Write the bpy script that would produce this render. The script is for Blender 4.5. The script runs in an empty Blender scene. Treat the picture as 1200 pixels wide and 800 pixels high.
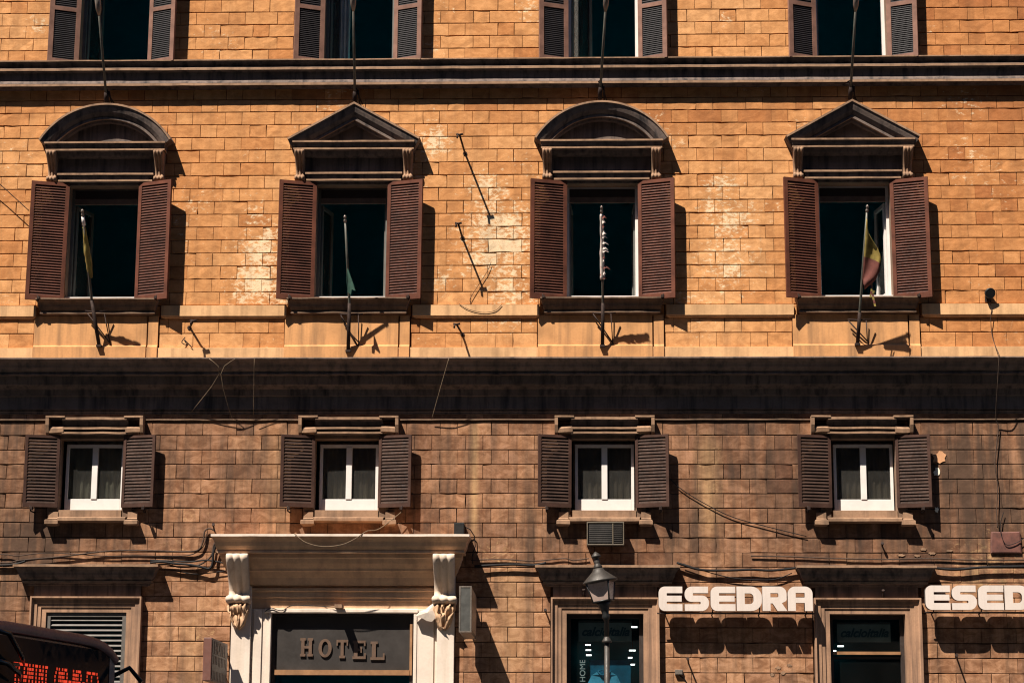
import bpy, bmesh, math, random
from mathutils import Vector, Matrix, noise
rnd = random.Random(7)
PI = math.pi
sc = bpy.context.scene
COL = sc.collection

# ------------------------------------------------------------------ camera
CX, CD, CF, CYAW, CROLL = 7.58069184, 32.6987413, 2492.43769, -0.0318564419, 0.00478802190
PITCH = math.radians(12.0)
_f = Vector((math.sin(CYAW)*math.cos(PITCH), math.cos(CYAW)*math.cos(PITCH), math.sin(PITCH)))
_r = Vector((math.cos(CYAW), -math.sin(CYAW), 0))
_u = _r.cross(_f)
_c, _s = math.cos(CROLL), math.sin(CROLL)
CR, CU, CFW = _c*_r + _s*_u, _c*_u - _s*_r, _f
CO = Vector((CX, -CD, 1.6))
def at(px, py, d=0.0):
    """point of the vertical plane standing d metres in front of the facade"""
    v = CFW + CR*((px-600)/CF) + CU*((400-py)/CF)
    t = (-d - CO.y)/v.y
    return CO + v*t
def X(px, py, d=0.0): return at(px, py, d).x
def Z(py, d=0.0, px=600): return at(px, py, d).z
def at_depth(px, py, dist):
    v = CFW + CR*((px-600)/CF) + CU*((400-py)/CF)
    return CO + v*dist

cam = bpy.data.cameras.new('camera'); co = bpy.data.objects.new('camera', cam); COL.objects.link(co)
cam.sensor_width = 36; cam.lens = CF/1200*36; cam.clip_end = 2000; cam.clip_start = .1
M4 = Matrix((CR, CU, -CFW)).transposed().to_4x4(); M4.translation = CO
co.matrix_world = M4; sc.camera = co

# ------------------------------------------------------------------ materials
def mat(name):
    m = bpy.data.materials.new(name); m.use_nodes = True
    nt = m.node_tree; nt.nodes.clear()
    out = nt.nodes.new('ShaderNodeOutputMaterial'); b = nt.nodes.new('ShaderNodeBsdfPrincipled')
    nt.links.new(b.outputs[0], out.inputs[0])
    return m, nt, b
def N(nt, t, **k):
    n = nt.nodes.new(t)
    for a, v in k.items(): setattr(n, a, v)
    return n
def L(nt, a, b): nt.links.new(a, b)
def mathn(nt, op, a, b=None, clamp=False):
    n = N(nt, 'ShaderNodeMath', operation=op); n.use_clamp = clamp
    for i, v in enumerate((a, b)):
        if v is None: continue
        if isinstance(v, (int, float)): n.inputs[i].default_value = v
        else: L(nt, v, n.inputs[i])
    return n.outputs[0]
def mixc(nt, f, a, b, blend='MIX'):
    n = N(nt, 'ShaderNodeMix', data_type='RGBA', blend_type=blend)
    for i, v in ((0, f), (6, a), (7, b)):
        if isinstance(v, (int, float)): n.inputs[i].default_value = v
        elif isinstance(v, tuple): n.inputs[i].default_value = (*v, 1) if len(v) == 3 else v
        else: L(nt, v, n.inputs[i])
    return n.outputs[2]
def ramp(nt, fac, stops):
    n = N(nt, 'ShaderNodeValToRGB'); e = n.color_ramp.elements
    while len(e) < len(stops): e.new(.5)
    for i, (p, c) in enumerate(stops):
        e[i].position = p; e[i].color = (*c, 1) if isinstance(c, tuple) else (c, c, c, 1)
    L(nt, fac, n.inputs[0]); return n.outputs[0]
def noise_tex(nt, scale, detail=4, stretch=None, rough=.6, dist=0.):
    g = N(nt, 'ShaderNodeNewGeometry'); mp = N(nt, 'ShaderNodeMapping')
    if stretch: mp.inputs['Scale'].default_value = stretch
    L(nt, g.outputs['Position'], mp.inputs[0])
    t = N(nt, 'ShaderNodeTexNoise'); t.inputs['Scale'].default_value = scale; t.inputs['Detail'].default_value = detail
    t.inputs['Roughness'].default_value = rough; t.inputs['Distortion'].default_value = dist
    L(nt, mp.outputs[0], t.inputs['Vector']); return t.outputs['Fac']
def bump(nt, b, h, strength=.4, dist=.01):
    n = N(nt, 'ShaderNodeBump'); n.inputs['Strength'].default_value = strength; n.inputs['Distance'].default_value = dist
    L(nt, h, n.inputs['Height']); L(nt, n.outputs[0], b.inputs['Normal'])

def stone(name, c, var=.35, streak=.5, grime=(.03, .022, .018), rough=.85, fine=40, bmp=.35, grime_amt=.5, streak_xy=(7, 7, .55)):
    m, nt, b = mat(name)
    n1 = noise_tex(nt, 1.7, 5); n2 = noise_tex(nt, fine, 4); n3 = noise_tex(nt, 1.0, 5, streak_xy)
    dark = tuple(x*(1-var) for x in c); lite = tuple(min(1, x*(1+var*.5)) for x in c)
    col = ramp(nt, n1, [(.3, dark), (.5, c), (.7, lite)])
    col = mixc(nt, mathn(nt, 'MULTIPLY', ramp(nt, n2, [(.35, 1.), (.55, 0.)]), .25), col, dark)
    g = ramp(nt, n3, [(.46, 0.), (.7, 1.)])
    col = mixc(nt, mathn(nt, 'MULTIPLY', g, streak*grime_amt*1.6, True), col, grime)
    L(nt, col, b.inputs['Base Color']); b.inputs['Roughness'].default_value = rough
    bump(nt, b, n2, bmp, .006)
    return m

def block_mat(name, stops, peel_col, joint_dirt, mott=.35, dirt=(.05, .03, .02), dirt_amt=.4, streaks=()):
    m, nt, b = mat(name)
    ta = N(nt, 'ShaderNodeAttribute', attribute_name='tone'); pa = N(nt, 'ShaderNodeAttribute', attribute_name='peel')
    da = N(nt, 'ShaderNodeAttribute', attribute_name='dirt')
    col = ramp(nt, ta.outputs['Fac'], stops)
    n1 = noise_tex(nt, 4.6, 7, (1, 1, 1.7), .68, .8); n2 = noise_tex(nt, 55, 4, (1, 1, 2)); n3 = noise_tex(nt, 10, 7, (1, 1, 1.7), .7, .2)
    n4 = noise_tex(nt, 1.1, 5, (5, 5, .5))
    d1 = mixc(nt, 1.0, col, (.55, .47, .42), 'MULTIPLY'); l1 = mixc(nt, 1.0, col, (1.25, 1.3, 1.45), 'MULTIPLY')
    col = mixc(nt, mathn(nt, 'MULTIPLY', ramp(nt, n1, [(.38, 1.), (.55, 0.)]), mott), col, d1)
    col = mixc(nt, mathn(nt, 'MULTIPLY', ramp(nt, n1, [(.52, 0.), (.72, 1.)]), mott*1.2), col, l1)
    col = mixc(nt, mathn(nt, 'MULTIPLY', ramp(nt, n2, [(.34, 1.), (.5, 0.)]), .35), col, d1)
    # peeled paint
    th = mathn(nt, 'ADD', n3, mathn(nt, 'MULTIPLY', pa.outputs['Fac'], .34))
    pm = mathn(nt, 'MULTIPLY', ramp(nt, th, [(.665, 0.), (.775, 1.)]), ramp(nt, n2, [(.32, .45), (.5, 1.)]))
    if streaks:
        gp = N(nt, 'ShaderNodeNewGeometry'); sp = N(nt, 'ShaderNodeSeparateXYZ'); L(nt, gp.outputs['Position'], sp.inputs[0])
        wob = mathn(nt, 'MULTIPLY', mathn(nt, 'SUBTRACT', n3, .5), .10)
        for (x0, wd, za, zb, amt) in streaks:
            dx = mathn(nt, 'DIVIDE', mathn(nt, 'ABSOLUTE', mathn(nt, 'ADD', mathn(nt, 'SUBTRACT', sp.outputs[0], x0), wob)), wd)
            mx = mathn(nt, 'SUBTRACT', 1., dx, True)
            mz = mathn(nt, 'MULTIPLY', mathn(nt, 'MULTIPLY', mathn(nt, 'SUBTRACT', zb, sp.outputs[2]), 2.5, True), mathn(nt, 'MULTIPLY', mathn(nt, 'SUBTRACT', sp.outputs[2], za), 2.5, True))
            pm = mathn(nt, 'MAXIMUM', pm, mathn(nt, 'MULTIPLY', mathn(nt, 'MULTIPLY', mx, mz), mathn(nt, 'MULTIPLY', n1, amt*2)))
    col = mixc(nt, mathn(nt, 'MULTIPLY', pm, .85), col, peel_col)
    # soot
    sd = mathn(nt, 'MULTIPLY', ramp(nt, mathn(nt, 'ADD', n4, mathn(nt, 'MULTIPLY', da.outputs['Fac'], .35)), [(.5, 0.), (.8, 1.)]), dirt_amt)
    col = mixc(nt, sd, col, dirt)
    L(nt, col, b.inputs['Base Color']); b.inputs['Roughness'].default_value = .9
    h = mathn(nt, 'ADD', mathn(nt, 'MULTIPLY', n3, .7), mathn(nt, 'MULTIPLY', n2, .5))
    bump(nt, b, h, .45, .008)
    return m
def plain(name, c, rough=.5, metal=0., var=.25, scale=14, bmp=.1):
    m, nt, b = mat(name)
    n1 = noise_tex(nt, scale, 5); n2 = noise_tex(nt, scale*6, 3)
    col = ramp(nt, n1, [(.3, tuple(x*(1-var) for x in c)), (.7, tuple(min(1, x*(1+var*.6)) for x in c))])
    L(nt, col, b.inputs['Base Color']); b.inputs['Metallic'].default_value = metal
    L(nt, ramp(nt, n2, [(.3, max(0, rough-.12)), (.7, min(1, rough+.12))]), b.inputs['Roughness'])
    if bmp: bump(nt, b, n2, bmp, .003)
    return m
def glass(name, tint=(.8, .85, .85), refl=.10, rough=.04, dust=.10):
    m = bpy.data.materials.new(name); m.use_nodes = True; nt = m.node_tree; nt.nodes.clear()
    out = N(nt, 'ShaderNodeOutputMaterial'); tr = N(nt, 'ShaderNodeBsdfTransparent'); gl = N(nt, 'ShaderNodeBsdfGlossy')
    tr.inputs[0].default_value = (*tint, 1); gl.inputs['Roughness'].default_value = rough
    mx = N(nt, 'ShaderNodeMixShader'); fr = N(nt, 'ShaderNodeFresnel'); fr.inputs[0].default_value = 1.5
    d = N(nt, 'ShaderNodeBsdfDiffuse'); d.inputs[0].default_value = (.35, .33, .3, 1)
    mx2 = N(nt, 'ShaderNodeMixShader')
    n = noise_tex(nt, 2.5, 5)
    L(nt, mathn(nt, 'MULTIPLY', n, dust), mx2.inputs[0]); L(nt, tr.outputs[0], mx2.inputs[1]); L(nt, d.outputs[0], mx2.inputs[2])
    L(nt, mathn(nt, 'MULTIPLY', fr.outputs[0], refl*10), mx.inputs[0]); L(nt, mx2.outputs[0], mx.inputs[1]); L(nt, gl.outputs[0], mx.inputs[2])
    L(nt, mx.outputs[0], out.inputs[0]); return m
def emit(name, c, s):
    m, nt, b = mat(name)
    b.inputs['Base Color'].default_value = (*c, 1); b.inputs['Emission Color'].default_value = (*c, 1); b.inputs['Emission Strength'].default_value = s
    return m

def dull(*names):
    for n_ in names:
        for x in MT[n_].node_tree.nodes:
            if x.type == 'BSDF_PRINCIPLED': x.inputs['Specular IOR Level'].default_value = .15
MT = {}
MT['ochre'] = block_mat('ochre_stucco_blocks', [(0., (.36, .132, .044)), (.3, (.45, .185, .063)), (.65, (.55, .258, .098)), (1., (.62, .33, .145))],
                        (.72, .56, .36), None, .5, (.10, .05, .025), .35)
MT['brown'] = block_mat('brown_stone_blocks', [(0., (.13, .060, .035)), (.3, (.21, .103, .056)), (.65, (.305, .152, .081)), (1., (.42, .22, .115))],
                        (.45, .27, .13), None, .85, (.045, .030, .022), .8,
                        [(X(556, 540), .09, Z(640), Z(480), .9), (X(830, 560), .26, Z(640), Z(500), .6), (X(1000, 740), .2, Z(830), Z(640), .4), (X(330, 560), .4, Z(650), Z(490), .3), (X(600, 690), .5, Z(800), Z(650), .35), (X(225, 760), .3, Z(830), Z(700), .3)])
MT['joint_o'] = stone('upper_mortar', (.11, .045, .018), .4, .3)
MT['joint_b'] = stone('lower_mortar', (.065, .035, .022), .4, .3)
MT['plaster'] = stone('ochre_plaster', (.52, .255, .105), .28, .9, (.22, .12, .06), .9, 30, .3, .55)
MT['pale_plaster'] = stone('pale_ochre_plaster', (.58, .335, .165), .28, .8, (.25, .14, .07), .9, 30, .3, .5)
MT['cornice'] = stone('shade_toned_travertine', (.135, .098, .082), .4, .8, (.030, .026, .026), .85, 30, .4, .75, (9, 9, .7))  # base set dark to paint in the mouldings' shade; streaks are grime
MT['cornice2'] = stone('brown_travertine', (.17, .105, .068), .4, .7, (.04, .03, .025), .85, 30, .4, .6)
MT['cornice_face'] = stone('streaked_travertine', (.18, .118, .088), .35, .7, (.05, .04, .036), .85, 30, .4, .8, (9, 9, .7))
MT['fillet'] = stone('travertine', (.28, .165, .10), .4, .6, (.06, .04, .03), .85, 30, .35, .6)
MT['frame_stone'] = stone('door_surround_travertine', (.30, .165, .095), .4, .9, (.10, .055, .036), .85, 30, .35, .6, (12, 12, .6))
MT['cream'] = stone('cream_limestone', (.62, .505, .415), .16, .45, (.36, .25, .16), .8, 30, .3, .5)
MT['console'] = stone('console_limestone', (.54, .42, .325), .2, .6, (.26, .17, .11), .85, 30, .3, .6)
MT['canopy'] = stone('weathered_tan_limestone', (.55, .33, .19), .3, .5, (.16, .095, .06), .85, 30, .3, .5)
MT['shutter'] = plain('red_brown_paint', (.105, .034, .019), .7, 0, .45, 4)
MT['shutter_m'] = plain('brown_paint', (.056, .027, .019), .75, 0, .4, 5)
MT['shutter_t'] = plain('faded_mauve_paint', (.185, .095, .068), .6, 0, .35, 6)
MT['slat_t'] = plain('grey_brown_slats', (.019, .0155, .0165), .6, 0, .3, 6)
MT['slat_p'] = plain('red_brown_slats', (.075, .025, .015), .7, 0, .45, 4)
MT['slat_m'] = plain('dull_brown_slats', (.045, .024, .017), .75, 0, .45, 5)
MT['white'] = plain('white_window_paint', (.64, .585, .545), .45, 0, .08, 5)
MT['grey_frame'] = plain('grey_window_paint', (.12, .115, .10), .5, 0, .2, 5)
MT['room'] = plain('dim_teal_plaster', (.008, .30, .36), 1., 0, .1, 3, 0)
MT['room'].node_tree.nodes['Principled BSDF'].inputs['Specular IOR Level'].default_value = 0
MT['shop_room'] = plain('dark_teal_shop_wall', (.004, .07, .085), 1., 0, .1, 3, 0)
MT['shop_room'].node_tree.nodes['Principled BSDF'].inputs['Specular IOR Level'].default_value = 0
MT['reveal'] = stone('reveal_plaster', (.22, .13, .08), .3, .4)
MT['glass'] = glass('window_glass', (.78, .78, .76), .07)
MT['shop_glass'] = glass('shop_glass', (.74, .82, .84), .04, .04, .012)
MT['curtain'] = plain('grey_green_curtain', (.30, .29, .23), .9, 0, .3, 3)
MT['curtain_d'] = plain('dark_curtain', (.17, .14, .11), .9, 0, .3, 3)
MT['white_cloth'] = plain('pale_net_curtain', (.45, .48, .45), .9, 0, .2, 4)
MT['iron'] = plain('rusty_iron', (.035, .022, .018), .7, .3, .5, 20)
MT['pole'] = plain('grey_green_pole', (.10, .095, .075), .5, .3, .4, 12)
MT['pole_d'] = plain('weathered_pole', (.085, .068, .05), .55, .3, .4, 12)
MT['cable'] = plain('black_cable', (.014, .012, .012), .6, 0, .4, 20)
MT['cable_b'] = plain('dusty_brown_cable', (.060, .038, .028), .8, 0, .4, 20)
MT['wire'] = plain('pale_wire', (.16, .11, .07), .8, 0, .3, 20)
MT['sign_white'] = stone('cream_letter_enamel', (.59, .495, .435), .07, .4, (.32, .24, .19), .5, 30, .04, .35, (12, 12, 1.2))
MT['sign_side'] = plain('letter_return', (.10, .085, .075), .5, 0, .2, 5)
MT['steel'] = plain('dull_steel', (.22, .18, .15), .45, .5, .3, 10)
MT['ac_body'] = plain('beige_metal', (.12, .092, .062), .5, 0, .25, 10)
MT['ac_dark'] = plain('dark_grille', (.045, .036, .03), .6, 0, .4, 8)
MT['brown_sign'] = plain('brown_sign_enamel', (.135, .055, .04), .5, 0, .2, 8)
MT['sign_dark'] = plain('dark_sign_face', (.05, .028, .022), .5, 0, .2, 8)
MT['sign_letter'] = plain('faded_sign_letters', (.20, .11, .07), .6, 0, .5, 20)
MT['lightbox'] = plain('grey_light_box', (.088, .084, .076), .4, .2, .35, 9)
MT['lightbox_face'] = plain('worn_light_box_face', (.30, .22, .15), .5, 0, .7, 9)
MT['hotel_panel'] = plain('smoked_transom', (.042, .036, .033), .4, 0, .2, 4)
MT['hotel_letter'] = plain('tan_letters', (.105, .06, .038), .5, 0, .2, 8)
MT['wood'] = plain('varnished_wood', (.28, .14, .065), .45, 0, .3, 6)
MT['dark_wood'] = plain('dark_wood', (.03, .02, .016), .5, 0, .3, 6)
MT['lamp_metal'] = plain('bronze_grey_lamp_metal', (.046, .038, .032), .55, .4, .3, 14)
MT['lamp_dark'] = plain('black_lamp_metal', (.022, .022, .022), .45, .4, .3, 14)
MT['lamp_glass'] = plain('frosted_lamp_glass', (.36, .26, .22), .3, 0, .15, 6)
MT['louvre'] = plain('grey_louvre', (.115, .10, .088), .5, .2, .25, 10)
MT['plaque'] = plain('red_brown_panel', (.13, .045, .030), .7, 0, .5, 8)
MT['patch_o'] = stone('exposed_tan_plaster', (.55, .27, .13), .3, .2)
MT['patch_w'] = stone('white_filler', (.75, .66, .52), .15, .1)
MT['yellow'] = plain('faded_yellow_cloth', (.27, .19, .04), .9, 0, .4, 9)
MT['red'] = plain('faded_red_cloth', (.15, .042, .03), .9, 0, .3, 9)
MT['green'] = plain('dark_green_cloth', (.02, .06, .04), .9, 0, .4, 9)
MT['asphalt'] = plain('dark_basalt_setts', (.022, .024, .027), .9, 0, .3, 3)
MT['paving'] = plain('basalt_paving', (.045, .043, .042), .85, 0, .3, 3)
MT['kerb'] = plain('travertine_kerb', (.25, .23, .2), .85, 0, .3, 3)
MT['paint'] = plain('road_paint', (.7, .7, .68), .7, 0, .2, 4)
MT['bus_red'] = plain('bus_body', (.055, .016, .018), .3, 0, .2, 4, 0)
MT['bus_dark'] = plain('bus_dark_trim', (.012, .014, .016), .25, 0, .2, 4, 0)
MT['bus_glass'] = plain('bus_dark_glass', (.006, .012, .015), .06, 0, .2, 2, 0)
MT['bus_trim'] = plain('bus_weathered_trim', (.16, .11, .09), .5, 0, .3, 8)
MT['bus_glass'].node_tree.nodes['Principled BSDF'].inputs['Specular IOR Level'].default_value = .03
MT['tyre'] = plain('rubber', (.02, .02, .02), .9, 0, .2, 10)
MT['led'] = emit('red_orange_led', (1., .075, .026), .27)
MT['lamp_on'] = emit('white_lamp', (1., .93, .86), 2.2)
MT['shirt'] = plain('blue_jersey', (.11, .42, .58), .85, 0, .25, 8)
MT['poster'] = plain('blue_poster', (.010, .13, .21), .5, 0, .4, 4)
MT['shop_panel'] = plain('grey_shop_panel', (.38, .40, .37), .5, 0, .25, 5)
MT['shop_text'] = plain('dark_panel_lettering', (.06, .12, .15), .5, 0, .2, 5)
MT['pale_text'] = plain('pale_lettering', (.6, .62, .58), .6, 0, .1, 5)
MT['roof'] = plain('roof_tiles', (.25, .12, .07), .9, 0, .3, 6)
dull('slat_p', 'slat_m', 'bus_dark', 'cable', 'cable_b', 'wire', 'iron', 'shutter', 'shutter_m', 'shutter_t', 'slat_t', 'ochre', 'brown', 'plaster', 'pale_plaster', 'cornice', 'cornice2', 'fillet', 'joint_o', 'joint_b', 'hotel_panel', 'curtain', 'curtain_d')
# ragged striped flag
def _ragged():
    m, nt, b = mat('ragged_white_red_cloth')
    n = noise_tex(nt, 5, 3, (1, 1, 1.4)); 
    L(nt, ramp(nt, n, [(.25, (.10, .06, .05)), (.31, (.66, .54, .47)), (.57, (.66, .54, .47)), (.62, (.34, .07, .045))]), b.inputs['Base Color'])
    b.inputs['Roughness'].default_value = .9; return m
MT['ragged'] = _ragged()

# ------------------------------------------------------------------ mesh helpers
class MB:
    def __init__(s): s.bm = bmesh.new()
    def face(s, pts, smooth=False):
        vs = [s.bm.verts.new(p) for p in pts]
        try:
            f = s.bm.faces.new(vs); f.smooth = smooth; return f
        except ValueError: return None
    def box(s, x0, x1, d0, d1, z0, z1):
        """box between depths d0..d1 in front of the facade"""
        y0, y1 = -d1, -d0
        v = [s.bm.verts.new((x, y, z)) for x in (x0, x1) for y in (y0, y1) for z in (z0, z1)]
        for q in ((0, 1, 3, 2), (4, 6, 7, 5), (0, 4, 5, 1), (2, 3, 7, 6), (0, 2, 6, 4), (1, 5, 7, 3)):
            s.bm.faces.new([v[i] for i in q])
        return s
    def obox(s, c, ax, ay, az, hx, hy, hz):
        c = Vector(c); v = []
        for i in (-1, 1):
            for j in (-1, 1):
                for k in (-1, 1): v.append(s.bm.verts.new(c + ax*hx*i + ay*hy*j + az*hz*k))
        for q in ((0, 1, 3, 2), (4, 6, 7, 5), (0, 4, 5, 1), (2, 3, 7, 6), (0, 2, 6, 4), (1, 5, 7, 3)):
            s.bm.faces.new([v[i] for i in q])
        return s
    def tube(s, pts, r, n=8, caps=True):
        pts = [Vector(p) for p in pts]
        rs = r if isinstance(r, (list, tuple)) else [r]*len(pts)
        rings = []; up = None
        for i, p in enumerate(pts):
            a = pts[max(0, i-1)]; b = pts[min(len(pts)-1, i+1)]
            t = (b-a).normalized() if (b-a).length > 1e-9 else Vector((0, 0, 1))
            if up is None: up = Vector((0, 0, 1)) if abs(t.z) < .9 else Vector((1, 0, 0))
            e1 = t.cross(up).normalized(); e2 = e1.cross(t).normalized(); up = e2
            rings.append([s.bm.verts.new(p + (e1*math.cos(2*PI*k/n) + e2*math.sin(2*PI*k/n))*rs[i]) for k in range(n)])
        for a, b in zip(rings, rings[1:]):
            for k in range(n):
                f = s.bm.faces.new((a[k], a[(k+1) % n], b[(k+1) % n], b[k])); f.smooth = True
        if caps: s.bm.faces.new(rings[0][::-1]); s.bm.faces.new(rings[-1])
        return s
    def ledge(s, x0, x1, prof, k=1., d0=None, seg=.35, jit=.003, x_is_base=False, lite=None, alt=False, altseg=()):
        """moulding with returned ends: prof = [(depth, z)...] from the wall top to the wall bottom; x0,x1 are its outermost ends"""
        dm = max(p[0] for p in prof) if not x_is_base else 0.
        n = max(2, int((x1-x0)/seg)); rows = []
        for (d, z) in prof:
            a = x0 + (dm-d)*k; b = x1 - (dm-d)*k
            row = [Vector((a, 0.02, z))]
            for i in range(n+1):
                x = a + (b-a)*i/n
                j = noise.noise((x*3.1, d*9, z*5))*jit
                j2 = noise.noise((x*3.7+9, d*7, z*4))*jit
                row.append(Vector((x, -d + j, z + j2)))
            row.append(Vector((b, 0.02, z)))
            rows.append([s.bm.verts.new(p) for p in row])
        for q, (a, b) in enumerate(zip(rows, rows[1:])):
            # sunlit lines painted in: short upright strips of the profile take the paler stone
            lit_strip = lite and prof[q][0] >= lite and prof[q+1][0] >= lite and abs(prof[q][0]-prof[q+1][0]) < .004 and abs(prof[q][1]-prof[q+1][1]) < .055
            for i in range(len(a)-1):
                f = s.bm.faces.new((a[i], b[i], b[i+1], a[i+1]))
                if lit_strip or alt or q in altseg: f.material_index = 1
        s.bm.faces.new(rows[0]); s.bm.faces.new(rows[-1][::-1])
        return s
    def sweep(s, path, prof, cap=True, lite=()):
        """profile [(inward offset, depth)] swept along an (x,z) path with mitred corners"""
        P = [Vector((a[0], a[1])) for a in path]; rows = []
        for i, p in enumerate(P):
            def nrm(a, b):
                t = (b-a).normalized(); return Vector((t.y, -t.x))
            if i == 0: m = nrm(P[0], P[1])
            elif i == len(P)-1: m = nrm(P[-2], P[-1])
            else:
                n1, n2 = nrm(P[i-1], p), nrm(p, P[i+1]); m = (n1+n2); m = m/max(.2, (1+n1.dot(n2)))
            rows.append([s.bm.verts.new((p.x+m.x*o, -d, p.y+m.y*o)) for o, d in prof])
        for a, b in zip(rows, rows[1:]):
            for i in range(len(a)-1):
                f = s.bm.faces.new((a[i], b[i], b[i+1], a[i+1]))
                if i in lite: f.material_index = 1
        if cap:
            s.bm.faces.new(rows[0]); s.bm.faces.new(rows[-1][::-1])
        return s
    def lathe(s, base, prof, n=16, axis=Vector((0, 0, 1))):
        """prof [(r, h)] round an axis through base"""
        axis = axis.normalized(); e1 = axis.orthogonal().normalized(); e2 = axis.cross(e1); base = Vector(base)
        rings = [[s.bm.verts.new(base + axis*h + (e1*math.cos(2*PI*k/n) + e2*math.sin(2*PI*k/n))*max(r, 1e-4)) for k in range(n)] for r, h in prof]
        for a, b in zip(rings, rings[1:]):
            for k in range(n):
                f = s.bm.faces.new((a[k], a[(k+1) % n], b[(k+1) % n], b[k])); f.smooth = True
        s.bm.faces.new(rings[0][::-1]); s.bm.faces.new(rings[-1]); return s
    def build(s, name, m, parent=None, bevel=0, recalc=True, m2=None):
        if recalc: bmesh.ops.recalc_face_normals(s.bm, faces=s.bm.faces)
        me = bpy.data.meshes.new(name); s.bm.to_mesh(me); s.bm.free()
        me.materials.append(m)
        if m2: me.materials.append(m2)
        o = bpy.data.objects.new(name, me); COL.objects.link(o)
        if bevel:
            b = o.modifiers.new('bevel', 'BEVEL'); b.width = bevel; b.segments = 2; b.limit_method = 'ANGLE'
        if parent: o.parent = parent; o.matrix_parent_inverse = parent.matrix_world.inverted()
        return o
def tag(o, label, cat, group=None, kind=None):
    if label: o['label'] = label
    if cat: o['category'] = cat
    if group: o['group'] = group
    if kind: o['kind'] = kind
    return o
def empty(name, loc, label, cat, group=None):
    o = bpy.data.objects.new(name, None); COL.objects.link(o); o.location = loc; o.empty_display_size = .1
    o.matrix_world = Matrix.Translation(Vector(loc))
    return tag(o, label, cat, group)
def struct(o): o['kind'] = 'structure'; return o

def fillet_loop(pts, n=6):
    """[(x,y[,r])] -> list of points with rounded corners"""
    out = []; L_ = len(pts)
    for i, p in enumerate(pts):
        r = p[2] if len(p) > 2 else 0
        v = Vector((p[0], p[1]))
        if r <= 0: out.append(v); continue
        a = Vector(pts[i-1][:2]); b = Vector(pts[(i+1) % L_][:2])
        da, db = (a-v), (b-v); ang = da.angle(db); t = min(r/math.tan(ang/2), da.length*.499, db.length*.499); rr = t*math.tan(ang/2)
        p1 = v + da.normalized()*t; p2 = v + db.normalized()*t
        c = v + (da.normalized()+db.normalized()).normalized()*(rr/math.sin(ang/2))
        a1 = math.atan2(p1.y-c.y, p1.x-c.x); a2 = math.atan2(p2.y-c.y, p2.x-c.x); d = (a2-a1+PI) % (2*PI) - PI
        out += [Vector((c.x+rr*math.cos(a1+d*k/n), c.y+rr*math.sin(a1+d*k/n))) for k in range(n+1)]
    return out
def shape_mesh(loops, depth, to_world, bev=0.):
    """filled 2D loops (first outer, others holes) extruded; to_world maps (x,y,t)"""
    cu = bpy.data.curves.new('tmp', 'CURVE'); cu.dimensions = '2D'; cu.fill_mode = 'BOTH'; cu.extrude = depth/2
    cu.bevel_depth = bev; cu.bevel_resolution = 1
    for lp in loops:
        sp = cu.splines.new('POLY'); sp.points.add(len(lp)-1); sp.use_cyclic_u = True
        for q, p in zip(sp.points, lp): q.co = (p[0], p[1], 0, 1)
    return _curve_to_mesh(cu, to_world)
def _curve_to_mesh(cu, to_world):
    ob = bpy.data.objects.new('tmp', cu); COL.objects.link(ob)
    dg = bpy.context.evaluated_depsgraph_get(); dg.update()
    me = bpy.data.meshes.new_from_object(ob.evaluated_get(dg))
    bpy.data.objects.remove(ob); bpy.data.curves.remove(cu)
    for v in me.vertices: v.co = to_world(v.co.x, v.co.y, v.co.z)
    bm = bmesh.new(); bm.from_mesh(me); bmesh.ops.recalc_face_normals(bm, faces=bm.faces); bm.to_mesh(me); bm.free()
    return me
def text_mesh(txt, size, depth, to_world, shear=0., bold=0.):
    cu = bpy.data.curves.new('tmp', 'FONT'); cu.body = txt; cu.size = size; cu.extrude = depth/2; cu.shear = shear; cu.offset = bold
    cu.align_x = 'CENTER'; cu.align_y = 'CENTER'
    return _curve_to_mesh(cu, to_world)
def meshobj(name, me, m, parent=None):
    me.materials.clear(); me.materials.append(m); me.name = name
    o = bpy.data.objects.new(name, me); COL.objects.link(o)
    if parent: o.parent = parent; o.matrix_parent_inverse = parent.matrix_world.inverted()
    return o
def front(x0, z0, d):                       # maps (x,y,t) onto the facade plane at depth d
    return lambda x, y, t: Vector((x0+x, -d-t, z0+y))

def sub_rect(rects, h):
    out = []
    for (a, b, c, d) in rects:
        e, f, g, i = h
        if e >= b or f <= a or g >= d or i <= c: out.append((a, b, c, d)); continue
        if a < e: out.append((a, e, c, d))
        if f < b: out.append((f, b, c, d))
        x0, x1 = max(a, e), min(b, f)
        if c < g: out.append((x0, x1, c, g))
        if i < d: out.append((x0, x1, i, d))
    return out

def cyma(d0, z0, d1, z1, n=5):
    """S curve from (d0,z0) to (d1,z1)"""
    return [(d0+(d1-d0)*t + .10*(d0-d1)*math.sin(2*PI*t)*-1, z0+(z1-z0)*t) for t in [i/n for i in range(n+1)]]

# ------------------------------------------------------------------ setting
XL, XR = -7.0, 21.0
g = MB(); g.face([(-400, -400, 0), (400, -400, 0), (400, 400, 0), (-400, 400, 0)]); struct(g.build('ground', MT['asphalt']))
g = MB(); g.box(-60, 60, 0.02, 3.6, .01, .13); struct(g.build('pavement', MT['paving']))
g = MB(); g.box(-60, 60, 3.602, 3.85, .01, .14); struct(g.build('kerb', MT['kerb']))
g = MB()
for i in range(-12, 13):
    x = i*4.8; g.face([(x, -12.06, .005), (x+2.4, -12.06, .005), (x+2.4, -11.92, .005), (x, -11.92, .005)])
struct(g.build('road_marking', MT['paint']))

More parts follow.
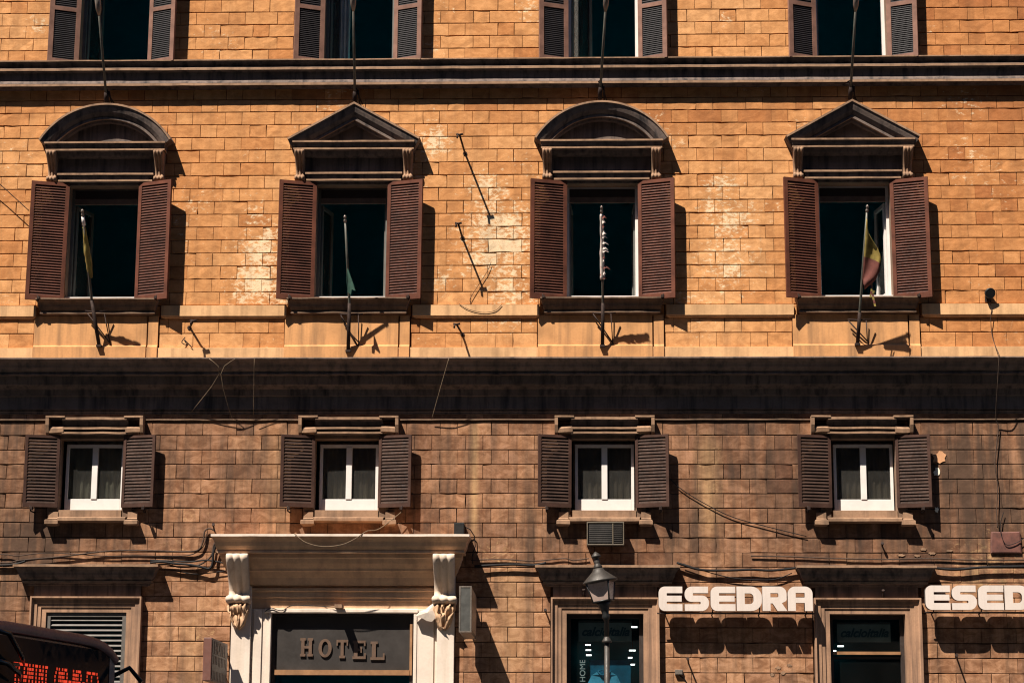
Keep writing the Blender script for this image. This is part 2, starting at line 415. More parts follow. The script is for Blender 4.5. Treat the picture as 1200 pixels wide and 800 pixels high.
# ------------------------------------------------------------------ building
B = empty('apartment_building', (6.5, 0, 0), 'tall old hotel building, ochre blockwork above brown stone, with shuttered windows', 'building')
COLS = range(4)
XT = [X(p, 40) for p in (134.5, 421, 707, 997.5)]
XP = [X(p, 285) for p in (120, 411.5, 706, 1002.5)]
XM = [X(p, 550) for p in (107.5, 406.5, 707, 1011.5)]
XG = [X(p, 735) for p in (101, None or 398, 709, 1016.5)]
HT, HP, HM = .57, .57, .50
ZT0, ZT1 = 13.13, 15.45
ZP0, ZP1 = 9.235, 11.125
ZM0, ZM1 = 5.885, 7.0
ZG1 = 4.30; HG = [.62, 0, .585, .57]
ZC = 8.21                                     # top of the big cornice
PX0, PX1 = X(268, 760, .1), X(532, 760, .1)     # hotel portal
holes = []
for i in COLS:
    holes.append((XT[i]-HT, XT[i]+HT, ZT0, ZT1)); holes.append((XP[i]-HP, XP[i]+HP, ZP0, ZP1)); holes.append((XM[i]-HM, XM[i]+HM, ZM0, ZM1))
    if i != 1: holes.append((XG[i]-HG[i], XG[i]+HG[i], 0, ZG1))
HX0, HX1 = X(318, 740), X(485, 740)
holes.append((HX0, HX1, 0, Z(716)))
block_holes = list(holes)
for i in COLS:
    block_holes.append((XP[i]-1.03, XP[i]+.97, ZC, 8.96))                 # smooth aprons
    if i != 1: block_holes.append((XG[i]-.83, XG[i]+.83, 0, 4.80))
block_holes.append((PX0, PX1, 0, 5.2))

PER, LONG = .7987, .532
peel_c = [(588, 285, 60, 1.), (575, 225, 34, .8), (600, 350, 45, .9), (850, 255, 40, .85), (850, 310, 45, .85), (845, 225, 30, .8), (310, 295, 40, 1.), (300, 330, 40, .9),
          (325, 345, 30, .8), (510, 165, 25, .9), (520, 330, 22, .6), (615, 300, 28, .8), (300, 250, 26, .6), (45, 28, 16, .9), (505, 60, 16, .8), (620, 10, 20, .7), (625, 30, 18, .6),
          (520, 10, 16, .6), (1085, 35, 20, .5), (850, 25, 18, .5), (285, 345, 26, .8), (810, 365, 40, .6), (940, 150, 20, .6), (790, 165, 24, .6), (225, 240, 14, .6), (300, 180, 16, .5), (900, 240, 30, .4)]
yel_c = [(830, 540, 20, .7), (835, 570, 22, .6), (580, 665, 40, .6), (580, 690, 30, .5), (230, 745, 30, .5), (620, 690, 30, .4),
         (1160, 670, 60, .8), (225, 620, 50, .4), (100, 650, 25, .2), (860, 690, 60, .3)]
dark_c = [(30, 640, 60, .7), (60, 620, 50, .6), (870, 560, 30, .5), (1130, 560, 60, .6), (1165, 600, 60, .6), (1060, 640, 50, .4), (800, 620, 40, .4), (1180, 540, 50, .5), (880, 510, 60, .2), (640, 630, 40, .4), (930, 600, 40, .3),
          (505, 600, 40, .3), (10, 510, 40, .4), (280, 580, 40, .2), (1000, 650, 60, .3)]
def near(cs, p):
    v = 0
    for (px, py, r, a) in cs:
        q = at(px, py); d2 = ((q.x-p[0])**2 + (q.z-p[1])**2)/(r*.0135)**2
        v = max(v, a*math.exp(-d2*1.1))
    return v

def wall(name, mname, jm, zrows, phase, parity0, z0, z1, tonef, fieldf):
    bm = bmesh.new()
    lt = bm.faces.layers.float.new('tone'); lp = bm.verts.layers.float.new('peel'); ld = bm.verts.layers.float.new('dirt')
    for k, (za, zb) in enumerate(zrows):
        par = (k+parity0) % 2
        n0 = int((XL-phase)/PER)-2
        for n in range(n0, n0+int((XR-XL)/PER)+5):
            s = phase + n*PER + (PER/2 if par else 0)
            for (a, b) in ((s, s+LONG), (s+LONG, s+PER)):
                a2, b2 = max(a, XL), min(b, XR)
                if b2-a2 < .03: continue
                rects = [(a2, b2, za, zb)]
                for h in block_holes: rects = sub_rect(rects, h)
                t0 = rnd.random(); dd = rnd.uniform(-.002, .002)
                tone = tonef((a+b)/2, (za+zb)/2, t0); gate = rnd.uniform(.55, 1.08); bd = rnd.random()*.25
                for (x0, x1, y0, y1) in rects:
                    if x1-x0 < .025 or y1-y0 < .025: continue
                    gx = .0015 + rnd.random()**2*.004; gz = .0045 + rnd.uniform(0, .0028); cx, cz = .004, .007; ja = .0045 if rnd.random() < .25 else .002
                    jt = lambda: rnd.uniform(-ja, ja)
                    nx = max(1, round((x1-x0)/.13)); nz = 2
                    xs = [x0+gx+cx+(x1-x0-2*gx-2*cx)*q/nx for q in range(nx+1)]; zs = [y0+gz+cz+(y1-y0-2*gz-2*cz)*q/nz for q in range(nz+1)]
                    G = [[bm.verts.new((x+(jt() if q in (0, nx) else 0), dd+jt()*.7, z+(jt() if r in (0, nz) else 0))) for q, x in enumerate(xs)] for r, z in enumerate(zs)]
                    fs = [bm.faces.new((G[r][q], G[r][q+1], G[r+1][q+1], G[r+1][q])) for r in range(nz) for q in range(nx)]
                    ring = [G[0][q] for q in range(nx+1)] + [G[r][nx] for r in range(1, nz+1)] + [G[nz][q] for q in range(nx-1, -1, -1)] + [G[r][0] for r in range(nz-1, 0, -1)]
                    def out(v, y):
                        x = x0+gx if v.co.x < x0+gx+cx+.003 else x1-gx if v.co.x > x1-gx-cx-.003 else v.co.x
                        z = y0+gz if v.co.z < y0+gz+cz+.003 else y1-gz if v.co.z > y1-gz-cz-.003 else v.co.z
                        return bm.verts.new((x, y, z))
                    mid = [out(v, .004) for v in ring]; bk = [bm.verts.new((v.co.x, .024, v.co.z)) for v in mid]; m_ = len(ring)
                    for q in range(m_):
                        w_ = (q+1) % m_
                        fs.append(bm.faces.new((ring[w_], ring[q], mid[q], mid[w_]))); fs.append(bm.faces.new((mid[w_], mid[q], bk[q], bk[w_])))
                    for f in fs:
                        f[lt] = tone
                    for v in sum(G, []) + mid + bk:
                        p_, d_ = fieldf(v.co.x, v.co.z); v[lp] = p_*gate; v[ld] = d_ + bd
    bmesh.ops.recalc_face_normals(bm, faces=bm.faces)
    rects = [(XL, XR, z0, z1)]
    for h in holes: rects = sub_rect(rects, h)
    for (a, b, c, d) in rects:
        f = bm.faces.new([bm.verts.new(p) for p in ((a, .022, c), (b, .022, c), (b, .022, d), (a, .022, d))]); f.material_index = 1
    me = bpy.data.meshes.new(name); bm.to_mesh(me); bm.free()
    me.materials.append(MT[mname]); me.materials.append(MT[jm])
    o = bpy.data.objects.new(name, me); COL.objects.link(o); o.parent = B; o.matrix_parent_inverse = B.matrix_world.inverted()
    return o
PC = {}
def near(cs, p):
    key = id(cs)
    if key not in PC: PC[key] = [(at(px, py).x, at(px, py).z, r*.0135, a) for px, py, r, a in cs]
    v = 0
    for (x, z, r, a) in PC[key]:
        dx, dz = (x-p[0])/r, (z-p[1])/r
        d2 = dx*dx+dz*dz
        if d2 < 5: v = max(v, a*math.exp(-d2*1.1))
    return v
urows = []
z = 12.556 + .2132
while z < 18.2: urows.append((z, z+.2132)); z += .2132
up = [(12.556-.2132*k, 12.556-.2132*(k-1)) for k in range(0, 17)]      # downwards
allu = urows[::-1] + up + [(8.931, 9.145), (8.691, 8.931), (8.44, 8.691), (8.2, 8.44)]
allu = [r for r in allu if r[1]-r[0] > .02]
# keep the bottom of the regular courses clear of the sill band
fix = []
for r in allu:
    if r[1] <= 9.146 and r[0] >= 8.19: fix.append(r)
    elif r[0] >= 9.12: fix.append(r)
allu = fix
k0 = [i for i, r in enumerate(allu) if abs(r[0]-12.3428) < .01][0]
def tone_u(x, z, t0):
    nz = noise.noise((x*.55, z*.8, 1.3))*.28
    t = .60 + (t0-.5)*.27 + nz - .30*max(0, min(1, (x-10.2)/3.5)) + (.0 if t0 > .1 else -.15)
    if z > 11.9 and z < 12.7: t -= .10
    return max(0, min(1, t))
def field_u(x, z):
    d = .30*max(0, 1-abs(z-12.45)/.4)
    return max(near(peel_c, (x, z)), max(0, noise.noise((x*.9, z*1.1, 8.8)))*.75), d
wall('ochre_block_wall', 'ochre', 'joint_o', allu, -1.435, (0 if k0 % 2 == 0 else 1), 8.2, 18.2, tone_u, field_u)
lrows = [(7.286-.228*(k+1), 7.286-.228*k) for k in range(-3, 31)]
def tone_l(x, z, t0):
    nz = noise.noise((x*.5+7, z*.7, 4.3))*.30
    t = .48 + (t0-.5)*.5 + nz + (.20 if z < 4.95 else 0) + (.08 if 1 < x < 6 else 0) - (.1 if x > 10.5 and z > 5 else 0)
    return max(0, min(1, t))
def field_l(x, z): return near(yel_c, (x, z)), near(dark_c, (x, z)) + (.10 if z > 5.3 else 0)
# row index 1 (second below the ledge) starts a long block at 1.303
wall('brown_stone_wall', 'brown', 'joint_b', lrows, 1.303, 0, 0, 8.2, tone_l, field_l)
# the rest of the building's body
m = MB(); m.box(XL, XR, -14, -4.2, 0, 18.2).box(XL, XL+.3, -4.2, -.013, 0, 18.2).box(XR-.3, XR, -4.2, -.013, 0, 18.2); m.build('rear_block', MT['plaster'], B)
m = MB(); m.ledge(XL-.6, XR+.6, [(0, 18.75), (.8, 18.7), (.8, 18.55)] + cyma(.78, 18.55, .35, 18.25) + [(.2, 18.2), (0, 18.2)]); m.build('eaves_cornice', MT['cornice'], B)
m = MB(); m.box(XL, XR, -14, 0, 18.76, 18.95); m.build('roof', MT['roof'], B)

# long mouldings ---------------------------------------------------------------
def prof_px(pts): return [(d, Z(y, d)) for y, d in pts]
m = MB(); p = [(0, 13.22)] + prof_px([(67.6, .235), (69, .235), (71, .20), (74, .165), (76.6, .15), (77.3, .20), (80, .20), (81, .19), (83, .14), (92, .115), (94.5, .15), (95.5, .155), (98.2, .155), (99.5, .08), (103, .03)]) + [(0, Z(103.5))]
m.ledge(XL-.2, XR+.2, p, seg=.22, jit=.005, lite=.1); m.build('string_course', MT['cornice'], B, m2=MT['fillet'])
zc = Z(418, .47)
m = MB(); p = [(0, zc+.035), (.47, zc), (.47, zc-.02)] + cyma(.455, zc-.03, .30, Z(436, .30)) + prof_px([(436.5, .325), (438, .325), (440, .24), (450, .21), (456, .10), (463, .08), (464.4, .05), (479, .05), (479.6, .02), (481, .02), (481.6, .03), (483, .012)]) + [(.012, 7.40), (0, 7.395)]
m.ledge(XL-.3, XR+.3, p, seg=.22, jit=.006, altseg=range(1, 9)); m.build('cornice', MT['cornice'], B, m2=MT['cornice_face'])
m = MB(); m.ledge(XL, XR, [(0, 7.322), (.028, 7.314), (.028, 7.298), (0, 7.292)], seg=.25, jit=.008); m.build('ledge_strip', MT['cornice2'], B)
m = MB()
xs = [XL] + sum([[XP[i]-1.0, XP[i]+1.0] for i in COLS], []) + [XR]
for a, b in zip(xs[::2], xs[1::2]):
    m = MB(); m.ledge(a, b, [(0, 9.145), (.052, 9.135), (.052, 8.965), (.038, 8.955), (.036, 8.94), (0, 8.93)], seg=.3, jit=.003); m.build('sill_band', MT['pale_plaster'], B)
m = MB(); m.ledge(XL, XR, [(0, 8.462), (.042, 8.452), (.042, ZC-.03), (0, ZC-.04)], seg=.3, jit=.003); m.build('plinth_strip', MT['pale_plaster'], B)

# ------------------------------------------------------------------ shutters
def shutter_mesh(name, w, h, n, side, m, slat_m, rail=None, st=.055, th=.042, slat_w=.045, slat_t=.009, tilt=42, bot=.085, top=.055):
    """hinge edge at u=0; viewer face at local -y for the right leaf (side=1), +y for the left one (side=-1)"""
    bm = MB()
    def bx(u0, u1, z0, z1, t=th): bm.box(u0, u1, -t/2, t/2, z0, z1)
    bx(0, st, 0, h); bx(w-st, w, 0, h); bx(st, w-st, 0, bot); bx(st, w-st, h-top, h)
    spans = [(bot, h-top)]
    if rail: bx(st, w-st, rail-.035, rail+.035); spans = [(bot, rail-.035), (rail+.035, h-top)]
    nf = len(bm.bm.faces)
    tot = sum(b-a for a, b in spans)
    ct, sn = math.cos(math.radians(tilt)), math.sin(math.radians(tilt))
    for a, b in spans:
        k = max(3, round(n*(b-a)/tot)); pitch = (b-a)/k
        for i in range(k):
            z = a + pitch*(i+.5)
            # across the slat: wall edge high, viewer edge low
            e = Vector((0, side*ct, sn)); nn = Vector((0, -side*sn, ct))
            jz = 0
            bm.obox((w/2, 0, z+jz), Vector((1, 0, 0)), e, nn, (w-2*st)/2+.004, slat_w/2, slat_t/2)
    bm.bm.faces.ensure_lookup_table()
    for f in bm.bm.faces[nf:]: f.material_index = 1
    bmesh.ops.recalc_face_normals(bm.bm, faces=bm.bm.faces)
    me = bpy.data.meshes.new(name); bm.bm.to_mesh(me); bm.bm.free(); me.materials.append(m); me.materials.append(slat_m)
    return me
SH = {}
for s in (1, -1):
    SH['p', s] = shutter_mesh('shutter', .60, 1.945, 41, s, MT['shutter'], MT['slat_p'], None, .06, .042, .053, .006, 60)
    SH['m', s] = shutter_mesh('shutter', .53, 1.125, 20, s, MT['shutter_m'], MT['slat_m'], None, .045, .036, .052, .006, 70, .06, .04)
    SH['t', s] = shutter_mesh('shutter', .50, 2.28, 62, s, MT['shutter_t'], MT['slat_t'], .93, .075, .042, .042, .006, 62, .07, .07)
HR = random.Random(31)
def hang(parent, kind, side, hx, hz, d, ang):
    o = bpy.data.objects.new('shutter', SH[kind, side]); COL.objects.link(o)
    a = math.radians(ang + HR.uniform(-2.5, 2.5))
    o.rotation_euler = (0, math.radians(HR.uniform(-.35, .35)), -a if side == 1 else PI + a); o.location = (hx, -d, hz)
    o.parent = parent; o.matrix_parent_inverse = parent.matrix_world.inverted(); return o

def reveal(name, x0, x1, z0, z1, depth, m, front_d=0.):
    """lining of an opening"""
    r = MB(); t = .012
    r.box(x0-t, x0, -depth, front_d-.004, z0, z1).box(x1, x1+t, -depth, front_d-.004, z0, z1).box(x0-t, x1+t, -depth, front_d-.004, z1, z1+t).box(x0-t, x1+t, -depth, front_d-.004, z0-t, z0)
    o = r.build(name, m, B); return o
def room(x0, x1, y0, y1, z0, z1, hx0, hx1, hz0, hz1, m):
    r = MB()
    r.face([(x0, y1, z0), (x1, y1, z0), (x1, y1, z1), (x0, y1, z1)])
    r.face([(x0, y0, z0), (x0, y1, z0), (x0, y1, z1), (x0, y0, z1)]); r.face([(x1, y0, z0), (x1, y1, z0), (x1, y1, z1), (x1, y0, z1)])
    r.face([(x0, y0, z0), (x1, y0, z0), (x1, y1, z0), (x0, y1, z0)]); r.face([(x0, y0, z1), (x1, y0, z1), (x1, y1, z1), (x0, y1, z1)])
    for (a, b, c, d) in sub_rect([(x0, x1, z0, z1)], (hx0, hx1, hz0, hz1)): r.face([(a, y0, c), (b, y0, c), (b, y0, d), (a, y0, d)])
    return r.build('interior_room', m, B)
def frame_mb(x0, x1, z0, z1, d0, d1, w, wb=None, wt=None):
    r = MB(); wb = wb or w; wt = wt or w
    r.box(x0, x0+w, d0, d1, z0, z1).box(x1-w, x1, d0, d1, z0, z1).box(x0+w, x1-w, d0, d1, z0, z0+wb).box(x0+w, x1-w, d0, d1, z1-wt, z1); return r
def leaf(parent, hx, y, ang, w, z0, z1, m, glassm):
    """inward-opening casement hinged at hx; ang from the wall plane, pointing into the room"""
    ca, sa = math.cos(ang), math.sin(ang); ux = Vector((ca, sa, 0)); uy = Vector((-sa, ca, 0)); uz = Vector((0, 0, 1)); o = Vector((hx, y, 0)); r = MB(); t = .022
    def b(u0, u1, a, c): r.obox(o + ux*(u0+u1)/2 + uz*(a+c)/2, ux, uy, uz, (u1-u0)/2, t, (c-a)/2)
    b(0, .06, z0, z1); b(w-.06, w, z0, z1); b(.06, w-.06, z0, z0+.09); b(.06, w-.06, z1-.06, z1)
    c = r.build('casement', m, parent)
    gq = MB(); gq.obox(o + ux*w/2 + uz*(z0+z1)/2, ux, uy, uz, w/2-.055, .003, (z1-z0)/2-.07); gq.build('glass_pane', glassm, parent)

def hook(parent, x, z, side):
    h = MB(); h.tube([(x, 0, z-.05), (x, -.10, z-.055), (x+.01*side, -.20, z-.05), (x+.015*side, -.215, z+.03)], .011, 6); h.box(x-.02, x+.02, .15, .225, z-.03, z+.012)
    h.build('shutter_hook', MT['iron'], parent)

# ------------------------------------------------------------------ top floor windows
for i in COLS:
    xc = XT[i]; x0, x1 = xc-HT, xc+HT
    w = reveal('window', x0, x1, ZT0, ZT1, .26, MT['reveal'])
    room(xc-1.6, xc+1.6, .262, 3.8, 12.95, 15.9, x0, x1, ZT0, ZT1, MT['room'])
    frame_mb(x0, x1, ZT0+.001, ZT1, -.25, -.19, .05).build('window_frame', MT['white'] if i in (2, 3) else MT['grey_frame'], w)
    leaf(w, x0+.055, .255, math.radians((74, 66, 70, 84)[i]), .5, ZT0+.06, ZT1-.06, MT['grey_frame'], MT['glass'])
    if i == 2:
        leaf(w, x0+.03, .30, math.radians(40), .46, ZT0+.06, ZT1-.06, MT['grey_frame'], MT['glass'])
    if i == 1:
        c = MB(); n = 14
        for k in range(n):
            a, b = k/n, (k+1)/n
            f = lambda t: (x0+.10+.26*t, .52+.03*math.sin(t*26), )
            c.face([(*f(a), ZT0+.03), (*f(b), ZT0+.03), (*f(b), ZT1-.1), (*f(a), ZT1-.1)], True)
        c.build('curtain', MT['white_cloth'], w)
    hang(w, 't', -1, x0-.0, ZT0+.02, .03, 24); hang(w, 't', 1, x1+.0, ZT0+.02, .03, 24)
    r = MB(); zz = ZT0+.10
    r.tube([(x0+.02, -.02, zz), (x1-.02, -.02, zz)], .006, 6)
    for k in range(9):
        xx = x0+.12+k*(x1-x0-.24)/8; r.tube([(xx, -.02, ZT0+.005), (xx+.02*math.sin(k), -.02, zz)], .005, 5)
        if k < 8: r.tube([(xx+.13*t, -.02, ZT0+.045+.03*math.sin(t*PI)) for t in (0, .25, .5, .75, 1)], .004, 5)
    r.build('sill_rail', MT['iron'], w)

# ------------------------------------------------------------------ piano nobile windows with pediments
def console(parent, xc, w, prof, m, ribs=3, amp=.012, name='console', leafy=0.):
    """scrolled bracket: profile [(depth, z, width factor)] seen from the side, ribbed across"""
    r = MB(); n = ribs*8; rows = []
    for (d, z, wf) in prof:
        row = []
        for k in range(n+1):
            t = k/n; x = xc + (t-.5)*w*wf
            a = amp*abs(math.sin(t*PI*ribs))
            j = leafy*noise.noise((x*30, d*20, z*24)) if leafy else 0
            row.append(r.bm.verts.new((x + j*.4, -(d + a + j), z + j*.5)))
        rows.append(row)
    for a, b in zip(rows, rows[1:]):
        for k in range(n): f = r.bm.faces.new((a[k], b[k], b[k+1], a[k+1])); f.smooth = True
    # sides back to the wall
    for e in (0, -1):
        back = [r.bm.verts.new((row[e].co.x, 0.0, row[e].co.z)) for row in rows]
        for k in range(len(rows)-1): r.bm.faces.new((rows[k][e], rows[k+1][e], back[k+1], back[k]))
    return r.build(name, m, parent)

zA = Z(119, .28); zE = Z(161, .28)               # apex and eaves of the pediments
for i in COLS:
    xc = XP[i]; x0, x1 = xc-HP, xc+HP
    w = reveal('window', x0, x1, ZP0, ZP1, .28, MT['reveal'])
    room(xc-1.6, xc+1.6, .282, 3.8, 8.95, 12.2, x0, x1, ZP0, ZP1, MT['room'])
    fm = MT['white'] if i >= 2 else MT['grey_frame']
    f = MB(); f.box(x0, x0+.045, -.27, -.20, ZP0+.062, ZP1).box(x1-.045, x1, -.27, -.20, ZP0+.062, ZP1)
    f.box(x0+.045, x1-.045, -.27, -.22, ZP1-.03, ZP1-.002)
    f.build('window_frame', fm, w)
    f = MB(); f.box(x0+.045, x1-.045, -.27, -.21, 10.87, 10.96); f.build('head_rail', MT['bus_trim'], w)
    f = MB(); f.box(x0+.001, x1-.001, -.27, -.03, ZP0, ZP0+.06); f.build('frame_rail', MT['white'], w)
    f = MB(); f.box(x0+.046, x1-.046, -.275, -.215, 10.962, ZP1-.031); f.build('blind_box', MT['dark_wood'], w)
    if i < 3: leaf(w, x0+.05, .285, math.radians((70, 76, 86)[i]), .5, ZP0+.07, 10.86, MT['grey_frame'], MT['glass'])
    leaf(w, x1-.05, .285, math.radians(180-(88, 88, 88, 80)[i]), .5, ZP0+.07, 10.86, MT['white'] if i == 3 else MT['grey_frame'], MT['glass'])
    hang(w, 'p', -1, x0, ZP0-.035, .045, 19); hang(w, 'p', 1, x1, ZP0-.035, .045, 19)
    # sill, apron
    s = MB(); s.ledge(xc-.98, xc+.96, [(0, 9.232), (.20, 9.226), (.20, 9.205)] + cyma(.192, 9.195, .075, 9.03) + [(.098, 9.022), (.098, 8.995), (.05, 8.985), (0, 8.975)], k=.55, seg=.1, jit=.007); s.build('sill', MT['cornice2'], w)
    s = MB(); s.ledge(xc-1.02, xc+.775, [(0, 8.973), (.022, 8.972), (.022, 8.50), (.05, 8.475), (.062, 8.47), (.062, ZC-.02), (0, ZC-.03)], k=0, seg=.3, jit=.003)
    s.ledge(xc+.80, xc+.955, [(0, 8.972), (.03, 8.971), (.03, 8.50), (.062, 8.47), (.066, 8.46), (.066, ZC-.02), (0, ZC-.03)], k=0, seg=.3, jit=.002)
    s.build('apron', MT['plaster'], w)
    hook(w, xc-.93, 9.24, -1); hook(w, xc+.93, 9.24, 1)
    # pediment
    pc = X((122.5, 414, 705, 1000)[i], 160, .28); hw = 1.055
    p = MB()
    prof = [(-.03, 0), (-.012, .28), (.018, .28)] + [(o, d) for o, d in ((.028, .262), (.07, .248), (.12, .225), (.165, .185), (.185, .16), (.187, .172), (.225, .172), (.227, .125), (.262, .115), (.264, .02))]
    if i % 2 == 0:
        sag = zA-zE; R = (hw*hw+sag*sag)/(2*sag); th = math.asin(hw/R)
        path = [(pc+R*math.sin(-th+2*th*k/28), zA-R+R*math.cos(-th+2*th*k/28)) for k in range(29)]
    else:
        path = [(pc-hw, zE), (pc-hw*.5, (zE+zA)/2), (pc, zA), (pc+hw*.5, (zE+zA)/2), (pc+hw, zE)]
    p.sweep(path, prof, True, (1, 9))  # lip and inner edge get the paler stone, painted as sunlit lines
    zh = Z(164, .26)
    # tympanum and frieze
    tp = [(x, z-.1) for x, z in path]
    p.face([(pc-hw*.9, -.022, zh-.04)] + [(pc+(x-pc)*.9, -.022, max(zh-.04, z)) for x, z in tp] + [(pc+hw*.9, -.022, zh-.04)])
    p.box(pc-.90, pc+.90, .0, .03, 11.14, zh-.09)
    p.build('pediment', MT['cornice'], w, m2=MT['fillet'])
    p = MB()
    p.ledge(pc-.975, pc+.975, [(0, zh+.02), (.265, zh+.006), (.265, zh-.022)] + cyma(.25, zh-.026, .205, zh-.10, 4) + [(.228, zh-.105), (.228, zh-.132), (.15, zh-.138), (.12, zh-.19), (.08, zh-.215), (0, zh-.225)], k=.35, seg=.2, jit=.004, lite=.1)
    p.build('pediment_cornice', MT['cornice'], w, m2=MT['fillet'])
    p = MB()
    zf = Z(202, .1)
    p.ledge(pc-.775, pc+.775, [(.0, zf+.05), (.06, zf+.03), (.125, zf+.012), (.125, zf-.018), (.10, zf-.022), (.082, zf-.09), (.105, zf-.096), (.105, zf-.125), (.05, zf-.13), (.03, zf-.135), (.03, ZP1+.001), (0, ZP1)], k=.8, seg=.2, jit=.004, lite=.1)
    p.build('architrave', MT['cornice'], w, m2=MT['fillet'])
    zt = zh-.135
    for sx in (-1, 1):
        console(w, pc+sx*.865, .155, [(.05, zt+.005, 1), (.235, zt, 1), (.25, zt-.02, 1), (.245, zt-.05, 1), (.215, zt-.085, .98), (.165, zt-.15, .95), (.115, zt-.22, .92), (.075, zt-.29, .9), (.065, zt-.36, .9), (.075, zt-.385, .92), (.135, zt-.405, 1.0), (.15, zt-.43, 1.03), (.14, zt-.46, 1.03), (.10, zt-.48, .98), (.04, zt-.485, .95)], MT['fillet'], 3, .022)

# ------------------------------------------------------------------ mezzanine windows
for i in COLS:
    xc = XM[i]; x0, x1 = xc-HM, xc+HM
    w = reveal('window', x0, x1, ZM0, ZM1, .2, MT['reveal'], .03)
    room(xc-1.5, xc+1.5, .202, 3.5, 5.5, 7.6, x0, x1, ZM0, ZM1, MT['room'])
    d = -.135
    f = frame_mb(x0+.06, x1-.02, ZM0+.002, ZM1-.06, d-.06, d, .045, .19, .05)
    f.box(xc-.035+.01, xc+.035+.03, d-.06, d+.012, ZM0+.19, ZM1-.11)
    f.build('window_frame', MT['white'], w, .004)
    for a, b in ((x0+.10, xc-.02), (xc+.06, x1-.06)):
        gq = MB(); gq.box(a, b, d-.035, d-.030, ZM0+.18, ZM1-.10); gq.build('glass_pane', MT['glass'], w)
    c = MB(); n = 40
    for k in range(n):
        t0, t1 = k/n, (k+1)/n; f2 = lambda t: (x0+.03+(x1-x0-.06)*t, .27+.02*math.sin(t*60)+.012*math.sin(t*23))
        c.face([(*f2(t0), ZM0-.2), (*f2(t1), ZM0-.2), (*f2(t1), ZM1+.1), (*f2(t0), ZM1+.1)], True)
    c.build('curtain', MT['curtain'] if i == 0 else MT['curtain_d'], w)
    hang(w, 'm', -1, x0-.0, ZM0+.035, .05, 15); hang(w, 'm', 1, x1+.0, ZM0+.035, .05, 15)
    # stone surround
    s = MB(); s.box(x0-.16, x0-.013, .0, .03, ZM0-.15, 7.09).box(x1+.013, x1+.16, .0, .03, ZM0-.15, 7.09).box(x0-.013, x1+.013, .0, .028, 7.013, 7.1)
    s.build('surround', MT['cornice2'], w)
    s = MB()
    hx0, hx1 = X((54, 350, 650, 950.5)[i], 495, .13), X((168, 467, 767, 1070)[i], 495, .13)
    ew = .30
    s.ledge(hx0+ew-.04, hx1-ew+.04, [(0, 7.335), (.165, 7.325), (.165, 7.285), (.09, 7.262), (.06, 7.18), (.13, 7.17), (.13, 7.138), (.07, 7.132), (.06, 7.105), (.12, 7.098), (.12, 7.068), (.03, 7.06), (0, 7.055)], k=-.2, seg=.12, jit=.007, lite=.1)
    for (a, b, e) in ((hx0, hx0+ew, -1), (hx1-ew, hx1, 1)):
        s.ledge(a, b, [(0, 7.352), (.18, 7.345), (.18, 7.318), (.11, 7.31), (0, 7.297)], k=.05, seg=.08, jit=.006, lite=.1)
        o = a if e < 0 else b-.05
        s.ledge(o, o+.05, [(0, 7.318), (.175, 7.316), (.17, 7.20), (.13, 7.09), (.10, 7.06), (0, 7.05)], k=0, seg=.05, jit=.006, alt=True)
        q0, q1 = (a+.053, b-.02) if e < 0 else (a+.02, b-.053)
        s.ledge(q0, q1, [(0, 7.21), (.09, 7.195), (.135, 7.15), (.13, 7.09), (.06, 7.06), (0, 7.055)], k=.5, seg=.05, jit=.022, alt=True)
    s.build('hood', MT['cornice'], w, m2=MT['fillet'])
    s = MB()
    sx0, sx1 = X((52, 352, 652, 955)[i], 612, .14), X((161, 464, 765, 1073)[i], 612, .14)
    s.box(x0+.02, x1+.0, 0.0, .045, 5.745, ZM0-.002)
    s.ledge(sx0+.2, sx1-.2, [(0, 5.78), (.11, 5.765), (.14, 5.75), (.14, 5.705), (.09, 5.69), (0, 5.685)], k=-.3, seg=.12, jit=.006)
    for (a, b) in ((sx0, sx0+.21), (sx1-.21, sx1)):
        s.ledge(a, b, [(0, 5.74), (.12, 5.725), (.155, 5.71), (.155, 5.655), (.10, 5.64), (0, 5.635)], k=.35, seg=.06, jit=.01)
        s.ledge(a+.03, b-.02, [(0, 5.86), (.06, 5.85), (.06, 5.76), (.09, 5.74), (0, 5.742)], k=.2, seg=.06, jit=.006)
    s.build('sill', MT['fillet'], w)
    hook(w, x0-.37, 5.90, -1); hook(w, x1+.37, 5.90, 1)

# ------------------------------------------------------------------ ground floor openings
GP = [(o, d) for o, d in ((0, 0), (.0, .125), (.024, .125), (.034, .085), (.05, .075), (.10, .075), (.108, .058), (.16, .058), (.168, .040))]
def surround(i, name):
    xc = XG[i]; h = HG[i]; x0, x1 = xc-h, xc+h
    w = reveal(name, x0, x1, 0.0, ZG1, .5 if i else .22, MT['frame_stone'])
    s = MB(); ww = .24; s.sweep([(x0-ww, .02), (x0-ww, ZG1+ww), (x1+ww, ZG1+ww), (x1+ww, .02)], GP + [(ww-.002, .040), (ww-.002, 0)], cap=True); s.build('door_surround', MT['frame_stone'], w)
    s = MB(); e0, e1 = {0: (15, 185), 2: (627, 797), 3: (934, 1098)}[i]
    zt = Z(661.5, .27)
    s.ledge(X(e0, 661, .27), X(e1, 661, .27), [(0, zt+.03), (.27, zt), (.27, zt-.035)] + cyma(.255, zt-.04, .10, zt-.23) + [(.115, zt-.235), (.115, zt-.265), (.06, zt-.275), (.055, zt-.30), (0, zt-.31)], k=.75, seg=.15, jit=.005, lite=.1)
    s.build('door_cornice', MT['cornice'], w, m2=MT['fillet'])
    s = MB(); s.box(x0-ww+.03, x1+ww-.03, 0, .035, ZG1+ww+.001, zt-.28); s.build('frieze', MT['cornice'], w)
    return w, x0, x1
w, x0, x1 = surround(0, 'window')
f = frame_mb(x0+.003, x1-.003, 1.0, ZG1-.003, -.08, .012, .06); f.build('louvre_frame', MT['louvre'], w)
s = MB(); zz = ZG1-.10
